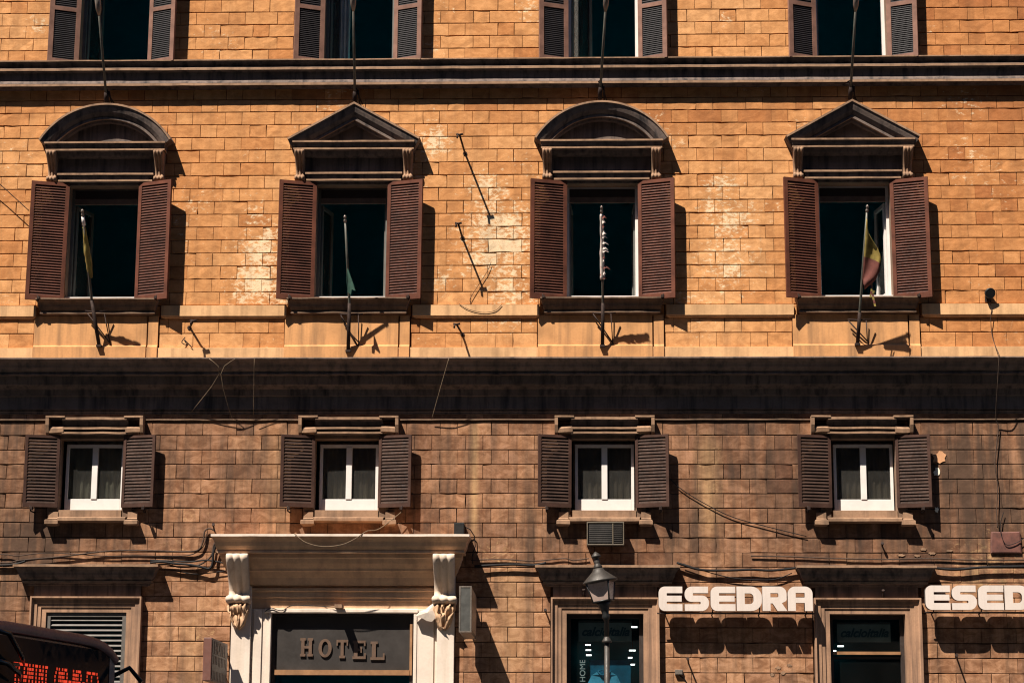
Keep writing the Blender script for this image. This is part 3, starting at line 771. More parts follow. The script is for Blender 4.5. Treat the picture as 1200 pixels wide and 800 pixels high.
while zz > 1.05:
    s.obox((XG[0], .030, zz), Vector((1, 0, 0)), Vector((0, -.72, -.69)), Vector((0, .69, -.72)), (x1-x0)/2-.06, .040, .006); zz -= .078
s.build('louvre', MT['louvre'], w)
room(XG[0]-1.4, XG[0]+1.4, .222, 3.5, .01, 5.2, x0, x1, 0, ZG1, MT['room'])
for i in (2, 3):
    w, x0, x1 = surround(i, 'shop_doorway')
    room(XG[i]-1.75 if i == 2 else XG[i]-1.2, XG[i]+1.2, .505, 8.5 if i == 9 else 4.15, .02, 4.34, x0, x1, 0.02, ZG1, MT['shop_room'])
    f = frame_mb(x0+.002, x1-.002, .05, ZG1-.003, -.20, -.13, .06)
    if i == 3: f.box(x0+.062, x1-.062, -.20, -.16, 3.635, 3.675)
    f.build('door_frame', MT['dark_wood'], w)
    if i == 3:
        f = MB(); f.box(x0+.05, x1-.065, -.195, -.11, 3.70, 3.745); f.build('transom_bar', MT['wood'], w)
    gq = MB(); gq.box(x0+.06, x1-.06, -.172, -.167, .1, ZG1-.06); gq.build('glass_pane', MT['shop_glass'], w)
    px = (678, 740, 727, 751) if i == 2 else (981, 1043, 729, 752)
    a, b = at(px[0], px[3], -.33), at(px[1], px[2], -.33)
    f = MB(); f.box(a.x, b.x, -.322, -.31, a.z, b.z); f.build('name_panel', MT['shop_panel'], w)
    f = MB(); f.box(a.x, b.x, -.309, -.305, b.z-.03, b.z-.006); f.build('panel_edge', MT['louvre'], w)
    me = text_mesh('calcioitalia', .185, .006, front((a.x+b.x)/2, (a.z+b.z)/2-.015, -.304), .35, .006)
    wd = max(v.co.x for v in me.vertices)-min(v.co.x for v in me.vertices); k = (b.x-a.x)*.9/wd; mx = (a.x+b.x)/2
    for v in me.vertices: v.co.x = mx+(v.co.x-mx)*k
    meshobj('lettering', me, MT['shop_text'], w)
    if i == 2:
        c = at(683, 786, -.33)
        me = text_mesh('HOME', .12, .004, lambda x, y, t, c=c: Vector((c.x-y, .215-t, c.z+x)))
        meshobj('lettering', me, MT['pale_text'], w)

# hotel portal -----------------------------------------------------------------
zt = Z(625.5, .55)
W = reveal('hotel_entrance', HX0, HX1, 0, Z(716), .45, MT['cream'])
room(HX0-.4, HX1+.4, .452, 4.1, .01, 4.45, HX0, HX1, .0, Z(716), MT['room'])
c = MB(); c.ledge(X(247, 626, .55), X(550, 626, .55), [(0, zt+.05), (.55, zt), (.55, zt-.035), (.53, zt-.05)] + cyma(.525, zt-.055, .41, Z(644.5, .41), 6) + prof_px([(645.5, .425), (647.5, .425), (648.5, .36), (653, .355), (654.5, .335), (656, .325), (660, .30), (666, .245), (669, .235), (670, .215), (677, .16), (684, .125), (685.5, .12), (686, .04), (688.5, .04), (689, .085), (692, .085), (693.5, .06), (700, .055), (701, .035), (704, .035)]) + [(0, Z(704.5))], k=.62, seg=.15, jit=.004, lite=.5)
c.build('canopy', MT['canopy'], W, m2=MT['cream'])
c = MB(); c.box(PX0+.06, PX1-.06, .0, .018, 4.36, Z(704)); c.build('frieze', MT['canopy'], W)
c = MB(); zl = Z(713.5, .12); c.ledge(HX0-.10, HX1+.06, [(0, zl+.02), (.075, zl), (.075, zl-.045), (.05, zl-.06), (0, zl-.06)], k=0, seg=.2, jit=.005); c.build('lintel', MT['cream'], W)
for sgn, a, b in ((-1, X(270, 760, .12), HX0), (1, HX1, X(532, 760, .12))):
    c = MB()
    if sgn < 0: edges = [(a, .11, .30), (a+.30, .03, .035), (a+.335, .065, .13), (a+.465, .04, .10), (a+.565, .06, b-a-.565)]
    else: edges = [(a, .06, .05), (a+.05, .045, .26), (a+.31, .02, .05), (a+.36, .11, b-a-.36)]
    for (x, d, wd) in edges: c.box(x, x+wd-.001, 0, d, .0, 4.36 if d < .1 else zt-.75)
    c.build('pilaster', MT['cream'], W, .006)
for xc in (X(279, 675, .3), X(520.5, 675, .3)):
    q = zt-.29
    console(W, xc, .33, [(.1, q+.01, 1), (.46, q, 1), (.50, q-.03, 1), (.49, q-.09, 1), (.44, q-.15, .99), (.36, q-.24, .98), (.275, q-.34, .96), (.20, q-.44, .95), (.155, q-.53, .95), (.15, q-.60, .97), (.235, q-.625, 1.08), (.27, q-.65, 1.14), (.27, q-.685, 1.14), (.24, q-.715, 1.1), (.19, q-.735, 1.05), (.13, q-.74, 1.)], MT['console'], 3, .03)
    console(W, xc, .30, [(.15, q-.745, 1.1), (.21, q-.755, 1.1), (.225, q-.80, 1.12), (.20, q-.86, 1.05), (.19, q-.90, .9), (.20, q-.95, .85), (.175, q-1.0, .75), (.165, q-1.08, .55), (.14, q-1.12, .25)], MT['canopy'], 2, .015, 'leaf_carving', .10)
c = MB(); p0 = at(318+172, 715, .1)
rag = [(486, 722), (492, 716), (498, 714), (504, 709), (511, 704), (513, 712), (512, 722), (506, 728), (500, 727), (495, 724)]
front_ring = [at(x, y, .17+.02*rnd.random()) for x, y in rag]; back_ring = [at(x, y, .09) for x, y in rag]
ctr = at(501, 717, .21)
for k in range(len(rag)):
    j = (k+1) % len(rag); c.face([front_ring[k], front_ring[j], ctr]); c.face([front_ring[k], back_ring[k], back_ring[j], front_ring[j]])
c.build('broken_plaster', MT['cream'], W)
# transom with lettering
f = frame_mb(HX0+.002, HX1-.002, .05, Z(717), -.14, -.05, .06); a = Z(791, 0); b_ = Z(785, 0)
f.build('door_frame', MT['dark_wood'], W)
f = MB(); f.box(HX0+.065, HX1-.065, -.13, .0, a, b_).box(HX1-.062, HX1-.025, -.048, -.01, a, Z(731)); f.build('transom_bar', MT['wood'], W)
f = MB(); f.box(HX0+.065, HX1-.065, -.12, -.06, b_, Z(722, -.05)); f.build('transom_panel', MT['hotel_panel'], W)
f = MB(); f.box(HX0+.065, HX1-.065, -.12, -.11, .1, a); f.build('glass_pane', MT['shop_glass'], W)
f = MB(); q = at(400, 711.5, .12); f.box(q.x-.085, q.x+.03, .05, .31, q.z-.02, q.z+.035); f.build('lintel_bracket', MT['fillet'], W)
def slab(ch):
    s, t, v = .30, .14, .13
    if ch == 'H': return [[(0, 0), (.42, 0), (.42, t), (.33, t), (.33, .43), (.67, .43), (.67, t), (.58, t), (.58, 0), (1, 0), (1, t), (.92, t), (.92, 1-t), (1, 1-t), (1, 1), (.58, 1), (.58, 1-t), (.67, 1-t), (.67, .57), (.33, .57), (.33, 1-t), (.42, 1-t), (.42, 1), (0, 1), (0, 1-t), (.08, 1-t), (.08, t), (0, t)]]
    if ch == 'O':
        o = [(.5+.5*math.cos(k*PI/16), .5+.5*math.sin(k*PI/16)) for k in range(32)]; i_ = [(.5+.25*math.cos(k*PI/16), .5+.36*math.sin(k*PI/16)) for k in range(32)]; return [o, i_]
    if ch == 'T': return [[(.25, 0), (.75, 0), (.75, t), (.63, t), (.63, 1-t), (.88, 1-t), (.88, .68), (1, .68), (1, 1), (0, 1), (0, .68), (.12, .68), (.12, 1-t), (.37, 1-t), (.37, t), (.25, t)]]
    if ch == 'E': return [[(0, 0), (1, 0), (1, .32), (.88, .32), (.88, t), (.38, t), (.38, .43), (.58, .43), (.58, .34), (.7, .34), (.7, .66), (.58, .66), (.58, .57), (.38, .57), (.38, 1-t), (.85, 1-t), (.85, .7), (.97, .7), (.97, 1), (0, 1), (0, 1-t), (.1, 1-t), (.1, t), (0, t)]]
    if ch == 'L': return [[(0, 0), (1, 0), (1, .36), (.88, .36), (.88, t), (.38, t), (.38, 1-t), (.5, 1-t), (.5, 1), (0, 1), (0, 1-t), (.1, 1-t), (.1, t), (0, t)]]
dl = -.042
for ch, u0, u1 in (('H', 351.5, 367), ('O', 373, 389), ('T', 394, 408), ('E', 413, 429), ('L', 434, 451)):
    a, b = at(u0, 768.5, dl), at(u1, 747, dl); a.z -= (u0-351)*.00; 
    me = shape_mesh([[(x*(b.x-a.x), y*(b.z-a.z)) for x, y in lp] for lp in slab(ch)], .014, front(a.x, a.z-.0004*(u0-351)*1.6, dl))
    meshobj('letter', me, MT['hotel_letter'], W)

# plaster damage on the lower wall
def blob(name, px, py, rx, ry, d, m, seed, n=16):
    r = MB(); c = at(px, py, d); q = random.Random(seed); pts = []
    for k in range(n):
        a = 2*PI*k/n; f = q.uniform(.55, 1.15); pts.append(c + Vector((math.cos(a)*rx*f, 0, math.sin(a)*ry*f)))
    back = [p + Vector((0, d, 0)) for p in pts]
    r.face(pts)
    for k in range(n): r.face([pts[k], pts[(k+1) % n], back[(k+1) % n], back[k]])
    return r.build(name, m, B)
blob('plaster_patch', 1101, 535, .13, .10, .012, MT['patch_o'], 3); blob('plaster_patch', 1098, 553, .05, .07, .013, MT['patch_w'], 5); blob('plaster_patch', 1098, 597, .035, .05, .012, MT['patch_w'], 8)
for k, (px, py) in enumerate([(1092, 648), (1075, 651), (1056, 650), (1112, 645), (1082, 643)]): blob('plaster_patch', px, py, .055, .022, .010, MT['fillet'], 20+k)
for k, (px, py) in enumerate([(912, 782), (918, 788), (925, 779), (905, 790)]): blob('plaster_patch', px, py, .045, .028, .008, MT['fillet'], 40+k)

# ------------------------------------------------------------------ flagpoles
def rod(name, a, b, r0, r1, m, parent, n=10):
    t = MB(); t.tube([a, b], [r0, r1], n); return t.build(name, m, parent)
LP = [((116, 404), (107.5, 352), (97, 252), 1.0, 'grey flagpole with a furled yellow flag, below the leftmost arched pediment'),
      ((408, 410), (409.5, 355), (404.5, 259), .80, 'pale flagpole with a scrap of green cloth, below the left triangular pediment'),
      ((706, 404), (706.5, 355), (705, 248), .95, 'flagpole with a ragged white and red flag, below the right arched pediment'),
      ((1005, 402), (1007.5, 366), (1016, 247), .95, 'flagpole flying a torn yellow and red flag, below the right triangular pediment')]
def fc(a, b, t): return a + (b-a)*t
for i, (b0, b1, tip, dt, lab) in enumerate(LP):
    base = at(*b0, .10); el = at(*b1, .30); tp = at(*tip, dt)
    P = empty('flagpole', base, lab, 'flagpole', 'flagpoles below the pedimented windows')
    t = MB(); t.tube([base, fc(base, el, .5), el], [.030, .030, .028], 10); t.build('socket', MT['iron'], P)
    t = MB(); t.tube([fc(base, el, .25), el, fc(el, tp, .5), tp], [.020, .021, .020, .017], 10); t.build('pole', MT['pole'] if i in (1, 3) else MT['pole_d'], P)
    ax = (tp-el).normalized()
    t = MB(); t.lathe(tp, [(.018, -.02), (.026, .0), (.022, .02), (.012, .035), (.02, .05), (.024, .065), (.015, .085), (.002, .095)], 10, ax); t.build('finial', MT['steel'], P)
    br = MB()
    q = fc(base, el, .75)
    br.tube([q + Vector((-.16, .12, .04)), q + Vector((.0, .0, 0)), q + Vector((.20, .12, .04))], .011, 6)
    br.tube([q + Vector((-.15, .16, .03)), base + Vector((.17, .05, .03)), base + Vector((.17, .09, .02))], .011, 6)
    br.tube([q + Vector((.13, .16, .03)), base + Vector((.16, .05, .05))], .009, 6)
    br.box(base.x-.04, base.x+.04, .03, .13, base.z-.035, base.z+.0)
    br.build('bracket', MT['iron'], P)
    if i == 0:
        t = MB(); n = 26; rows = []
        a, b = fc(el, tp, .27), fc(el, tp, .86)
        for k in range(n+1):
            f = k/n; c = fc(a, b, f); r = .026+.034*math.sin(PI*min(1, f*1.1))**.8*(1-f*.55); ring = []
            for j in range(14):
                an = 2*PI*j/14; rr = r*(1+.35*noise.noise((an*1.2, f*7, 3)))
                ring.append(t.bm.verts.new(c + Vector((math.cos(an)*rr*1.0+.02*(1-f), math.sin(an)*rr*.7, .02*noise.noise((an, f*5, 1))))))
            rows.append(ring)
        for r0, r1 in zip(rows, rows[1:]):
            for j in range(14): fa = t.bm.faces.new((r0[j], r0[(j+1) % 14], r1[(j+1) % 14], r1[j])); fa.smooth = True
        t.bm.faces.new(rows[0]); t.bm.faces.new(rows[-1]); t.build('flag', MT['yellow'], P)
        t = MB(); c0 = fc(el, tp, .88); t.tube([c0, fc(el, tp, .98)], [.028, .026], 8); t.build('tie', MT['white'], P)
    elif i == 1:
        t = MB(); a = fc(el, tp, .42)
        pts = [(0, .0), (.035, -.12), (.11, -.30), (.13, -.36), (.07, -.33), (.06, -.42), (.015, -.38), (-.005, -.2)]
        for k in range(len(pts)-1): t.face([a + Vector((0, -.02, 0)), a + Vector((pts[k][0], -.02-.02*math.sin(k), pts[k][1])), a + Vector((pts[k+1][0], -.02-.02*math.sin(k+1), pts[k+1][1]))])
        o = t.build('flag', MT['green'], P); sm = o.modifiers.new('thick', 'SOLIDIFY'); sm.thickness = .006
    elif i == 2:
        t = MB(); n = 30; rows = []; a, b = fc(el, tp, .26), fc(el, tp, .97); q = random.Random(12)
        for k in range(n+1):
            f = k/n; c = fc(a, b, f); r = .026+.012*(1-f)+.005*noise.noise((f*9, 2, 1)); ring = []
            for j in range(10):
                an = 2*PI*j/10; rr = r*(1+.3*noise.noise((an*.9, f*6, 7)))
                ring.append(t.bm.verts.new(c + Vector((math.cos(an)*rr, math.sin(an)*rr*.8, 0))))
            rows.append(ring)
        for r0, r1 in zip(rows, rows[1:]):
            for j in range(10): fa = t.bm.faces.new((r0[j], r0[(j+1) % 10], r1[(j+1) % 10], r1[j])); fa.smooth = True
        t.bm.faces.new(rows[0]); t.bm.faces.new(rows[-1])
        for k in range(13):
            f = .02+.96*k/12 + q.uniform(-.03, .03); c = fc(a, b, max(0, min(1, f))); ln = q.uniform(.04, .09) + (.07*(1-f) if q.random() < .6 else 0); hh = q.uniform(.03, .07)
            p = [c + Vector((.005, -.02, hh)), c + Vector((ln*.6, -.045, hh*.2)), c + Vector((ln, -.03, -ln*.35)), c + Vector((ln*.45, -.04, -hh*.3)), c + Vector((.008, -.02, -hh*.6))]
            fa = t.face(p)
            if fa and q.random() < .35: fa.material_index = 1
        o = t.build('flag', MT['ragged'], P); o.data.materials.append(MT['red'])
    else:
        # open flag: outline along the pole, bulging to the right
        ptsL = [fc(tp, el, f) for f in [k/20*.62+.08 for k in range(21)]]
        wid = [.02, .03, .045, .07, .11, .15, .19, .215, .24, .26, .275, .28, .285, .28, .275, .27, .25, .22, .17, .10, .04]
        t = MB(); rows = []
        for k, (c, wd) in enumerate(zip(ptsL, wid)):
            row = []
            for j in range(9):
                u = j/8; x = wd*.86*u + (rnd.uniform(-.012, .012) if j == 8 else 0)
                row.append(t.bm.verts.new(c + Vector((x, -.02-.05*math.sin(u*5+k*.25)*u, -.10*u*u - .02*u))))
            rows.append(row)
        for k, (r0, r1) in enumerate(zip(rows, rows[1:])):
            for j in range(8):
                fa = t.bm.faces.new((r0[j], r0[j+1], r1[j+1], r1[j])); fa.smooth = True; fa.material_index = 1 if k >= 12 else 0
        # hanging torn strips
        for (x, z, s) in ((.12, 0, 1), (.16, -.14, -1)):
            c = ptsL[20] + Vector((x, -.03, z)); ww = .03
            for k in range(5):
                p0 = c + Vector((s*.015*math.sin(k*.9), 0, -.05*k)); p1 = c + Vector((s*.015*math.sin((k+1)*.9), 0, -.05*(k+1)))
                fa = t.face([p0, p0 + Vector((ww, .01, 0)), p1 + Vector((ww, .01, 0)), p1]); fa.material_index = 1 if k % 2 else 0
        o = t.build('flag', MT['yellow'], P); o.data.materials.append(MT['red']); sm = o.modifiers.new('thick', 'SOLIDIFY'); sm.thickness = .004
UP = [((125, 119), (115.5, 10), 'weathered flagpole rising past the shuttered top window from the leftmost arched pediment'),
      ((416, 118), (414, 5), 'weathered flagpole rising past the top window with a net curtain, from the left triangular pediment'),
      ((703, 113), (710, 5), 'weathered flagpole rising in front of the top window from the right arched pediment'),
      ((996.5, 113), (1003, 5), 'weathered flagpole rising in front of the top window from the right triangular pediment')]
for b0, t0, lab in UP:
    base = at(*b0, .16)
    v = at(t0[0], t0[1], 1.0); tp = base + (v-base)*1.12
    P = empty('flagpole', base, lab, 'flagpole', 'flagpoles above the pediments')
    t = MB(); t.tube([base, fc(base, tp, .5), tp], [.021, .021, .018], 10); t.build('pole', MT['pole'], P)
    t = MB(); ax = (tp-base).normalized(); t.lathe(tp, [(.02, -.30), (.045, -.2), (.05, -.02), (.03, 0), (.018, .03), (.03, .06), (.005, .1)], 10, ax); t.build('finial', MT['steel'], P)
    br = MB(); q = fc(base, tp, .16)
    br.tube([q, q + Vector((.05, .14, -.15)), base + Vector((.11, .14, -.02))], .011, 6); br.tube([q + Vector((-.06, .25, .04)), q], .011, 6)
    br.tube([fc(base, tp, .10) + Vector((.05, 0, 0)), base + Vector((.07, .10, -.03))], .013, 6); br.lathe(base - ax*.05, [(.035, 0), (.038, .12), (.03, .2)], 10, ax)
    br.tube([q + Vector((-.12, .3, .02)), q + Vector((-.03, .1, -.02)), base + Vector((0.02, .15, 0))], .008, 6)
    br.build('bracket', MT['iron'], P)

# ------------------------------------------------------------------ iron hooks and rods sticking out of the wall
def stay(base, tip, d, lab, r=.016):
    a = at(*base, 0); b = at(*tip, d); P = MB()
    P.tube([a + Vector((0, .02, 0)), fc(a, b, .5), b], r, 7); e = b - Vector((0, 0, 0))
    P.tube([e + Vector((-.05, 0, .01)), e, e + Vector((.055, 0, .012))], r*1.1, 7); P.tube([e + Vector((-.03, 0, .0)), e + Vector((-.035, -.02, -.06))], r, 6)
    P.lathe(a + Vector((0, -.006, 0)), [(.035, 0), (.03, .008)], 10, Vector((0, -1, 0)))
    return tag(P.build('iron_bracket', MT['iron']), lab, 'bracket', 'iron brackets on the upper wall')
stay((545, 180), (538.5, 158), .62, 'rusty iron bracket casting the longest slanting shadow, topmost on the ochre wall')
stay((542, 279), (537, 262), .50, 'rusty iron bracket with a slanting shadow, just above the sill band')
stay((542, 392), (535, 380), .38, 'short rusty iron bracket under the sill band, just above the dark cornice')
stay((222, 384), (226.5, 376), .28, 'small rusty bracket right of the leftmost flagpole, below the sill band')
HK = [((838, 694), (806, 771), 'iron stub below the left end of the first white sign')]
def stub(px, py, dx, dy, d, lab, r=.013):
    a = at(px, py, 0); b = at(px+dx, py+dy, d); P = MB(); P.tube([a + Vector((0, .02, 0)), b], r, 6); P.lathe(b - (b-a).normalized()*.03, [(r*1.8, 0), (r*1.8, .03)], 8, b-a)
    return tag(P.build('iron_stub', MT['iron']), lab, 'iron stub', 'iron stubs on the lower wall')
stub(807, 777, -1, -6, .30, 'thin iron stub with a slanting shadow, below the complete white letter sign')
stub(1122, 772, -1, -5, .30, 'thin iron stub with a slanting shadow, below the white sign cut by the right edge')
stub(684, 704, 0, -14, .12, 'upright iron stub on the door surround left of the lamp post')
stub(1035, 705, 0, -14, .16, 'upright iron stub above the rightmost shop door')
stub(640, 718, -1, -4, .12, 'short iron stub on the stone left of the shop door behind the lamp post')
stub(251, 622, -1, -8, .20, 'short dark stub on top of the left end of the hotel canopy')
stub(1034, 640, 0, -4, .10, 'tiny iron stub on the wall above the rightmost shop door')

# ------------------------------------------------------------------ cables and wires
def wire(pts, r, m, name, lab, group=None, d=.04, n=6, sag=0, sub=5):
    """smooth line through pixel points [(px,py[,d])]"""
    P = [at(p[0], p[1], p[2] if len(p) > 2 else d) for p in pts]; out = []
    for i in range(len(P)-1):
        p0, p1, p2, p3 = P[max(0, i-1)], P[i], P[i+1], P[min(len(P)-1, i+2)]
        for k in range(sub):
            t = k/sub
            out.append(.5*((2*p1) + (p2-p0)*t + (2*p0-5*p1+4*p2-p3)*t*t + (3*p1-p0-3*p2+p3)*t**3))
    out.append(P[-1]); b = MB(); b.tube(out, r, n)
    return tag(b.build(name, m), lab, name.replace('_', ' '), group)
wire([(-90, 655), (-40, 657), (0, 659), (12, 659), (25, 656), (70, 652), (130, 645), (180, 645), (215, 646), (232, 644), (238, 634), (240, 622), (246, 619), (252, 622)], .013, MT['cable_b'], 'cable', 'dusty brown cable running above the louvred window cornice, then up over the hotel canopy corner', None, .05)
wire([(-80, 648), (0, 649), (20, 651), (45, 648), (80, 648), (120, 651), (160, 651), (190, 651), (222, 650), (238, 640), (242, 625)], .009, MT['cable_b'], 'cable', 'thin dusty cable sagging above the louvred window, upper left', None, .04)
wire([(-80, 661), (0, 662), (20, 660), (30, 657)], .019, MT['cable'], 'cable', 'thick black cable at the left edge, ending on the louvred window cornice', None, .06)
wire([(176, 659), (190, 658), (205, 660), (220, 661), (236, 664), (245, 666), (249, 660), (250, 648), (254, 636)], .020, MT['cable'], 'cable', 'thickest black cable looping up to the left console of the hotel canopy', 'black cables left of the hotel canopy', .09)
wire([(176, 662), (195, 661), (210, 664), (228, 663), (240, 658), (248, 650), (250, 640), (253, 634)], .014, MT['cable_b'], 'cable', 'grey cable curving beside the black cable loop at the canopy corner', 'black cables left of the hotel canopy', .06)
wire([(176, 656), (200, 657), (222, 658), (240, 656), (256, 658), (264, 660)], .014, MT['cable'], 'cable', 'black cable running straight into the left console of the hotel canopy', 'black cables left of the hotel canopy', .07)
wire([(184, 667), (205, 668), (225, 672), (245, 671), (266, 668)], .008, MT['cable'], 'cable', 'thin wire hanging lowest below the black cable loop', 'black cables left of the hotel canopy', .04)
wire([(552, 656), (590, 655), (625, 657), (660, 654), (672, 656), (690, 654)], .010, MT['cable_b'], 'cable', 'thin brown cable along the wall between canopy and lamp post', None, .03)
wire([(556, 663), (600, 661), (625, 662), (640, 659)], .020, MT['cable'], 'cable', 'black cable along the wall right of the hotel canopy', None, .07)
wire([(793, 659), (820, 667), (850, 668), (880, 667), (905, 668), (934, 665)], .020, MT['cable'], 'cable', 'black cable strung above the white sign between the shop door cornices', None, .07)
wire([(800, 660), (830, 670), (860, 677), (890, 679), (910, 678), (928, 671)], .008, MT['cable'], 'cable', 'thin wire sagging just over the white sign between the shop doors', None, .05)
wire([(880, 651), (930, 652), (980, 654), (1040, 655), (1090, 654), (1150, 656), (1260, 655)], .011, MT['cable_b'], 'cable', 'dusty cable above the rightmost shop door cornice', None, .03)
wire([(1095, 665), (1120, 667), (1160, 664), (1260, 663)], .022, MT['cable'], 'cable', 'black cable above the sign cut by the right edge', None, .07)
wire([(780, 556), (800, 574), (830, 592), (860, 606), (900, 617), (945, 628)], .007, MT['cable'], 'wire', 'thin dark wire drooping across the brown wall beside the mezzanine windows', None, .03)
wire([(345, 625, .57), (358, 635, .585), (378, 640, .585), (400, 638, .585), (416, 631, .585), (430, 622, .5), (445, 619, .2), (470, 600, .12)], .007, MT['wire'], 'wire', 'pale wire drooping in a shallow loop over the hotel canopy edge', None, .3)
wire([(245, 420, .48), (257, 438, .42), (224, 483, .05)], .006, MT['wire'], 'wire', 'pale forked wire hanging from the cornice, left strand', 'forked wire under the cornice', .4, 5, 0, 3)
wire([(276, 420, .48), (259, 438, .42), (272, 491, .08)], .006, MT['wire'], 'wire', 'pale forked wire hanging from the cornice, right strand', 'forked wire under the cornice', .4, 5, 0, 3)
wire([(298, 420, .48), (297, 488, .1)], .004, MT['wire'], 'wire', 'single straight pale wire hanging from the cornice right of the forked wire', None, .3, 5)
wire([(526, 420, .48), (516, 455, .3), (506, 491, .06)], .006, MT['wire'], 'wire', 'slanting pale wire hanging from the cornice in the middle of the facade', None, .3, 5)
wire([(1171, 416, .48), (1169, 450, .35), (1167, 488, .1), (1170, 500, .05), (1168, 520, .05), (1166, 545, .05), (1169, 570, .05), (1168, 600, .05), (1169, 618, .05)], .008, MT['cable_b'], 'wire', 'kinked wire hanging from the cornice above the rust red panel', None, .1, 5)
wire([(1176, 600, .04), (1172, 618, .05), (1178, 637, .06), (1190, 636, .06), (1200, 630, .05)], .006, MT['cable'], 'wire', 'thin wire crossing the red-brown panel at the right edge', None, .05, 5)
wire([(538, 356), (548, 362), (565, 366), (580, 364), (588, 357)], .0045, MT['cable_b'], 'wire', 'small wire loop drooping on the sill band between the middle windows', None, .065, 5)
wire([(575, 308), (571, 318), (560, 335), (551, 350), (552, 356)], .0045, MT['cable_b'], 'wire', 'short wire curving down beside the middle iron bracket', None, .03, 5)
wire([(-30, 190, .2), (0, 216, .2), (34, 247, .2)], .007, MT['cable'], 'wire', 'thin dark wire slanting in from the left edge to the leftmost shutter', None, .2, 5)
wire([(1159, 351, .10), (1162, 362, .07), (1161, 372, .06), (1163, 395, .05), (1171, 416, .47)], .006, MT['cable_b'], 'wire', 'wire running from the small black floodlight down to the cornice', None, .06, 5)
wire([(311, 716, .09), (318, 712, .09), (330, 715, .095), (342, 709, .06), (360, 709, .06), (395, 711, .06)], .007, MT['cable'], 'wire', 'black wire tacked along the lintel above the hotel lettering', None, .06, 5)
wire([(217, 395, .05), (213, 401, .06), (219, 404, .06), (216, 398, .07), (225, 407, .06)], .008, MT['cable'], 'wire', 'knotted scrap of wire on the pale strip right of the leftmost flagpole', None, .06, 5)

# ------------------------------------------------------------------ floodlight
P = empty('floodlight', at(1158, 345, 0), 'small round black floodlight on the ochre wall near the right edge', 'floodlight')
t = MB(); c = at(1158.5, 341, .12); t.lathe(c + Vector((0, .09, 0)), [(.03, 0), (.05, .01), (.075, .07), (.085, .13), (.078, .14)], 16, Vector((.15, -1, -.35))); t.build('lamp_housing', MT['lamp_dark'], P)
t = MB(); t.tube([at(1160, 350, 0) + Vector((0, .01, 0)), at(1160, 350, .06), c + Vector((0, .06, 0))], .014, 8); t.box(c.x-.04, c.x+.05, 0, .012, c.z-.15, c.z-.05); t.build('bracket', MT['iron'], P)

# ------------------------------------------------------------------ junction boxes
def jbox(px0, py0, px1, py1, d, lab, m, lead):
    a, b = at(px0, py1, d), at(px1, py0, d); P = empty('junction_box', (a.x, 0, a.z), lab, 'junction box')
    t = MB(); t.box(a.x, b.x, 0, d, a.z, b.z); t.build('casing', MT[m], P, .004)
    t = MB(); t.box(a.x+.008, b.x-.008, d+.0005, d+.006, a.z+.008, b.z-.008); t.build('cover', MT[m], P)
    t = MB(); t.tube([at(*q) for q in lead], .008, 6); t.build('lead', MT['cable'], P)
jbox(791, 784, 800, 790, .05, 'small grey junction box low on the wall right of the shop door behind the lamp', 'steel', [(795, 789, .03), (798, 792, .02), (803, 796, .015), (806, 802, .015)])
jbox(532, 612, 544, 626, .16, 'small black box standing on the right end of the hotel canopy', 'lamp_dark', [(543, 616, .12), (551, 620, .08), (556, 628, .05), (557, 640, .04), (553, 652, .04), (554, 660, .05)])

# ------------------------------------------------------------------ wall panel
t = MB(); a, b = at(1161, 648, .03), at(1196, 622.5, .03)
bm_pts = [(0, 0), (.5, .01), (1, 0), (1.0, .55), (.98, 1.), (.45, .98), (.04, .99), (.01, .5)]
fr = [Vector((a.x+(b.x-a.x)*u, -.03, a.z+(b.z-a.z)*v)) for u, v in bm_pts]; bk = [p + Vector((0, .03, 0)) for p in fr]; inn = [Vector((p.x*.9+(a.x+b.x)*.05, -.038, p.z*.9+(a.z+b.z)*.05)) for p in fr]
t.face(inn)
for k in range(8): j = (k+1) % 8; t.face([fr[k], fr[j], inn[j], inn[k]]); t.face([fr[k], fr[j], bk[j], bk[k]])
tag(t.build('wall_panel', MT['plaque']), 'rust red rectangular panel set in the brown stone wall by the right edge', 'panel')

# ------------------------------------------------------------------ air conditioner
a, b = at(688, 638, .22), at(731, 611.5, .22); dA = .22
P = empty('air_conditioner', (a.x, -.05, a.z), 'small boxy air conditioner under a mezzanine window, above the street lamp', 'air conditioner')
t = MB(); w_ = .017
t.box(a.x, b.x, 0.0, dA-.03, a.z, b.z); t.build('casing', MT['ac_dark'], P)
frame_mb(a.x-.004, b.x+.004, a.z-.004, b.z+.004, dA-.029, dA, w_).build('front_frame', MT['ac_body'], P, .004)
xm = a.x+(b.x-a.x)*.70
t = MB(); t.box(a.x+.03, xm-.012, dA-.029, dA-.012, a.z+.028, b.z-.028)
for k in range(9): zz = a.z+.045+k*(b.z-a.z-.09)/8; t.box(a.x+.032, xm-.014, dA-.0119, dA-.006, zz-.004, zz+.004)
t.build('grille', plain('brown_grey_grille', (.032, .026, .022), .7, 0, .5, 6), P)
t = MB(); t.box(xm-.008, xm+.008, dA-.0285, dA-.003, a.z+.02, b.z-.02); t.build('divider', MT['ac_body'], P)
t = MB()
for k in range(10): zz = a.z+.04+k*(b.z-a.z-.08)/9; t.box(xm+.012, b.x-.024, dA-.028, dA-.010, zz-.005, zz+.005)
t.build('vent_slats', MT['ac_dark'], P)

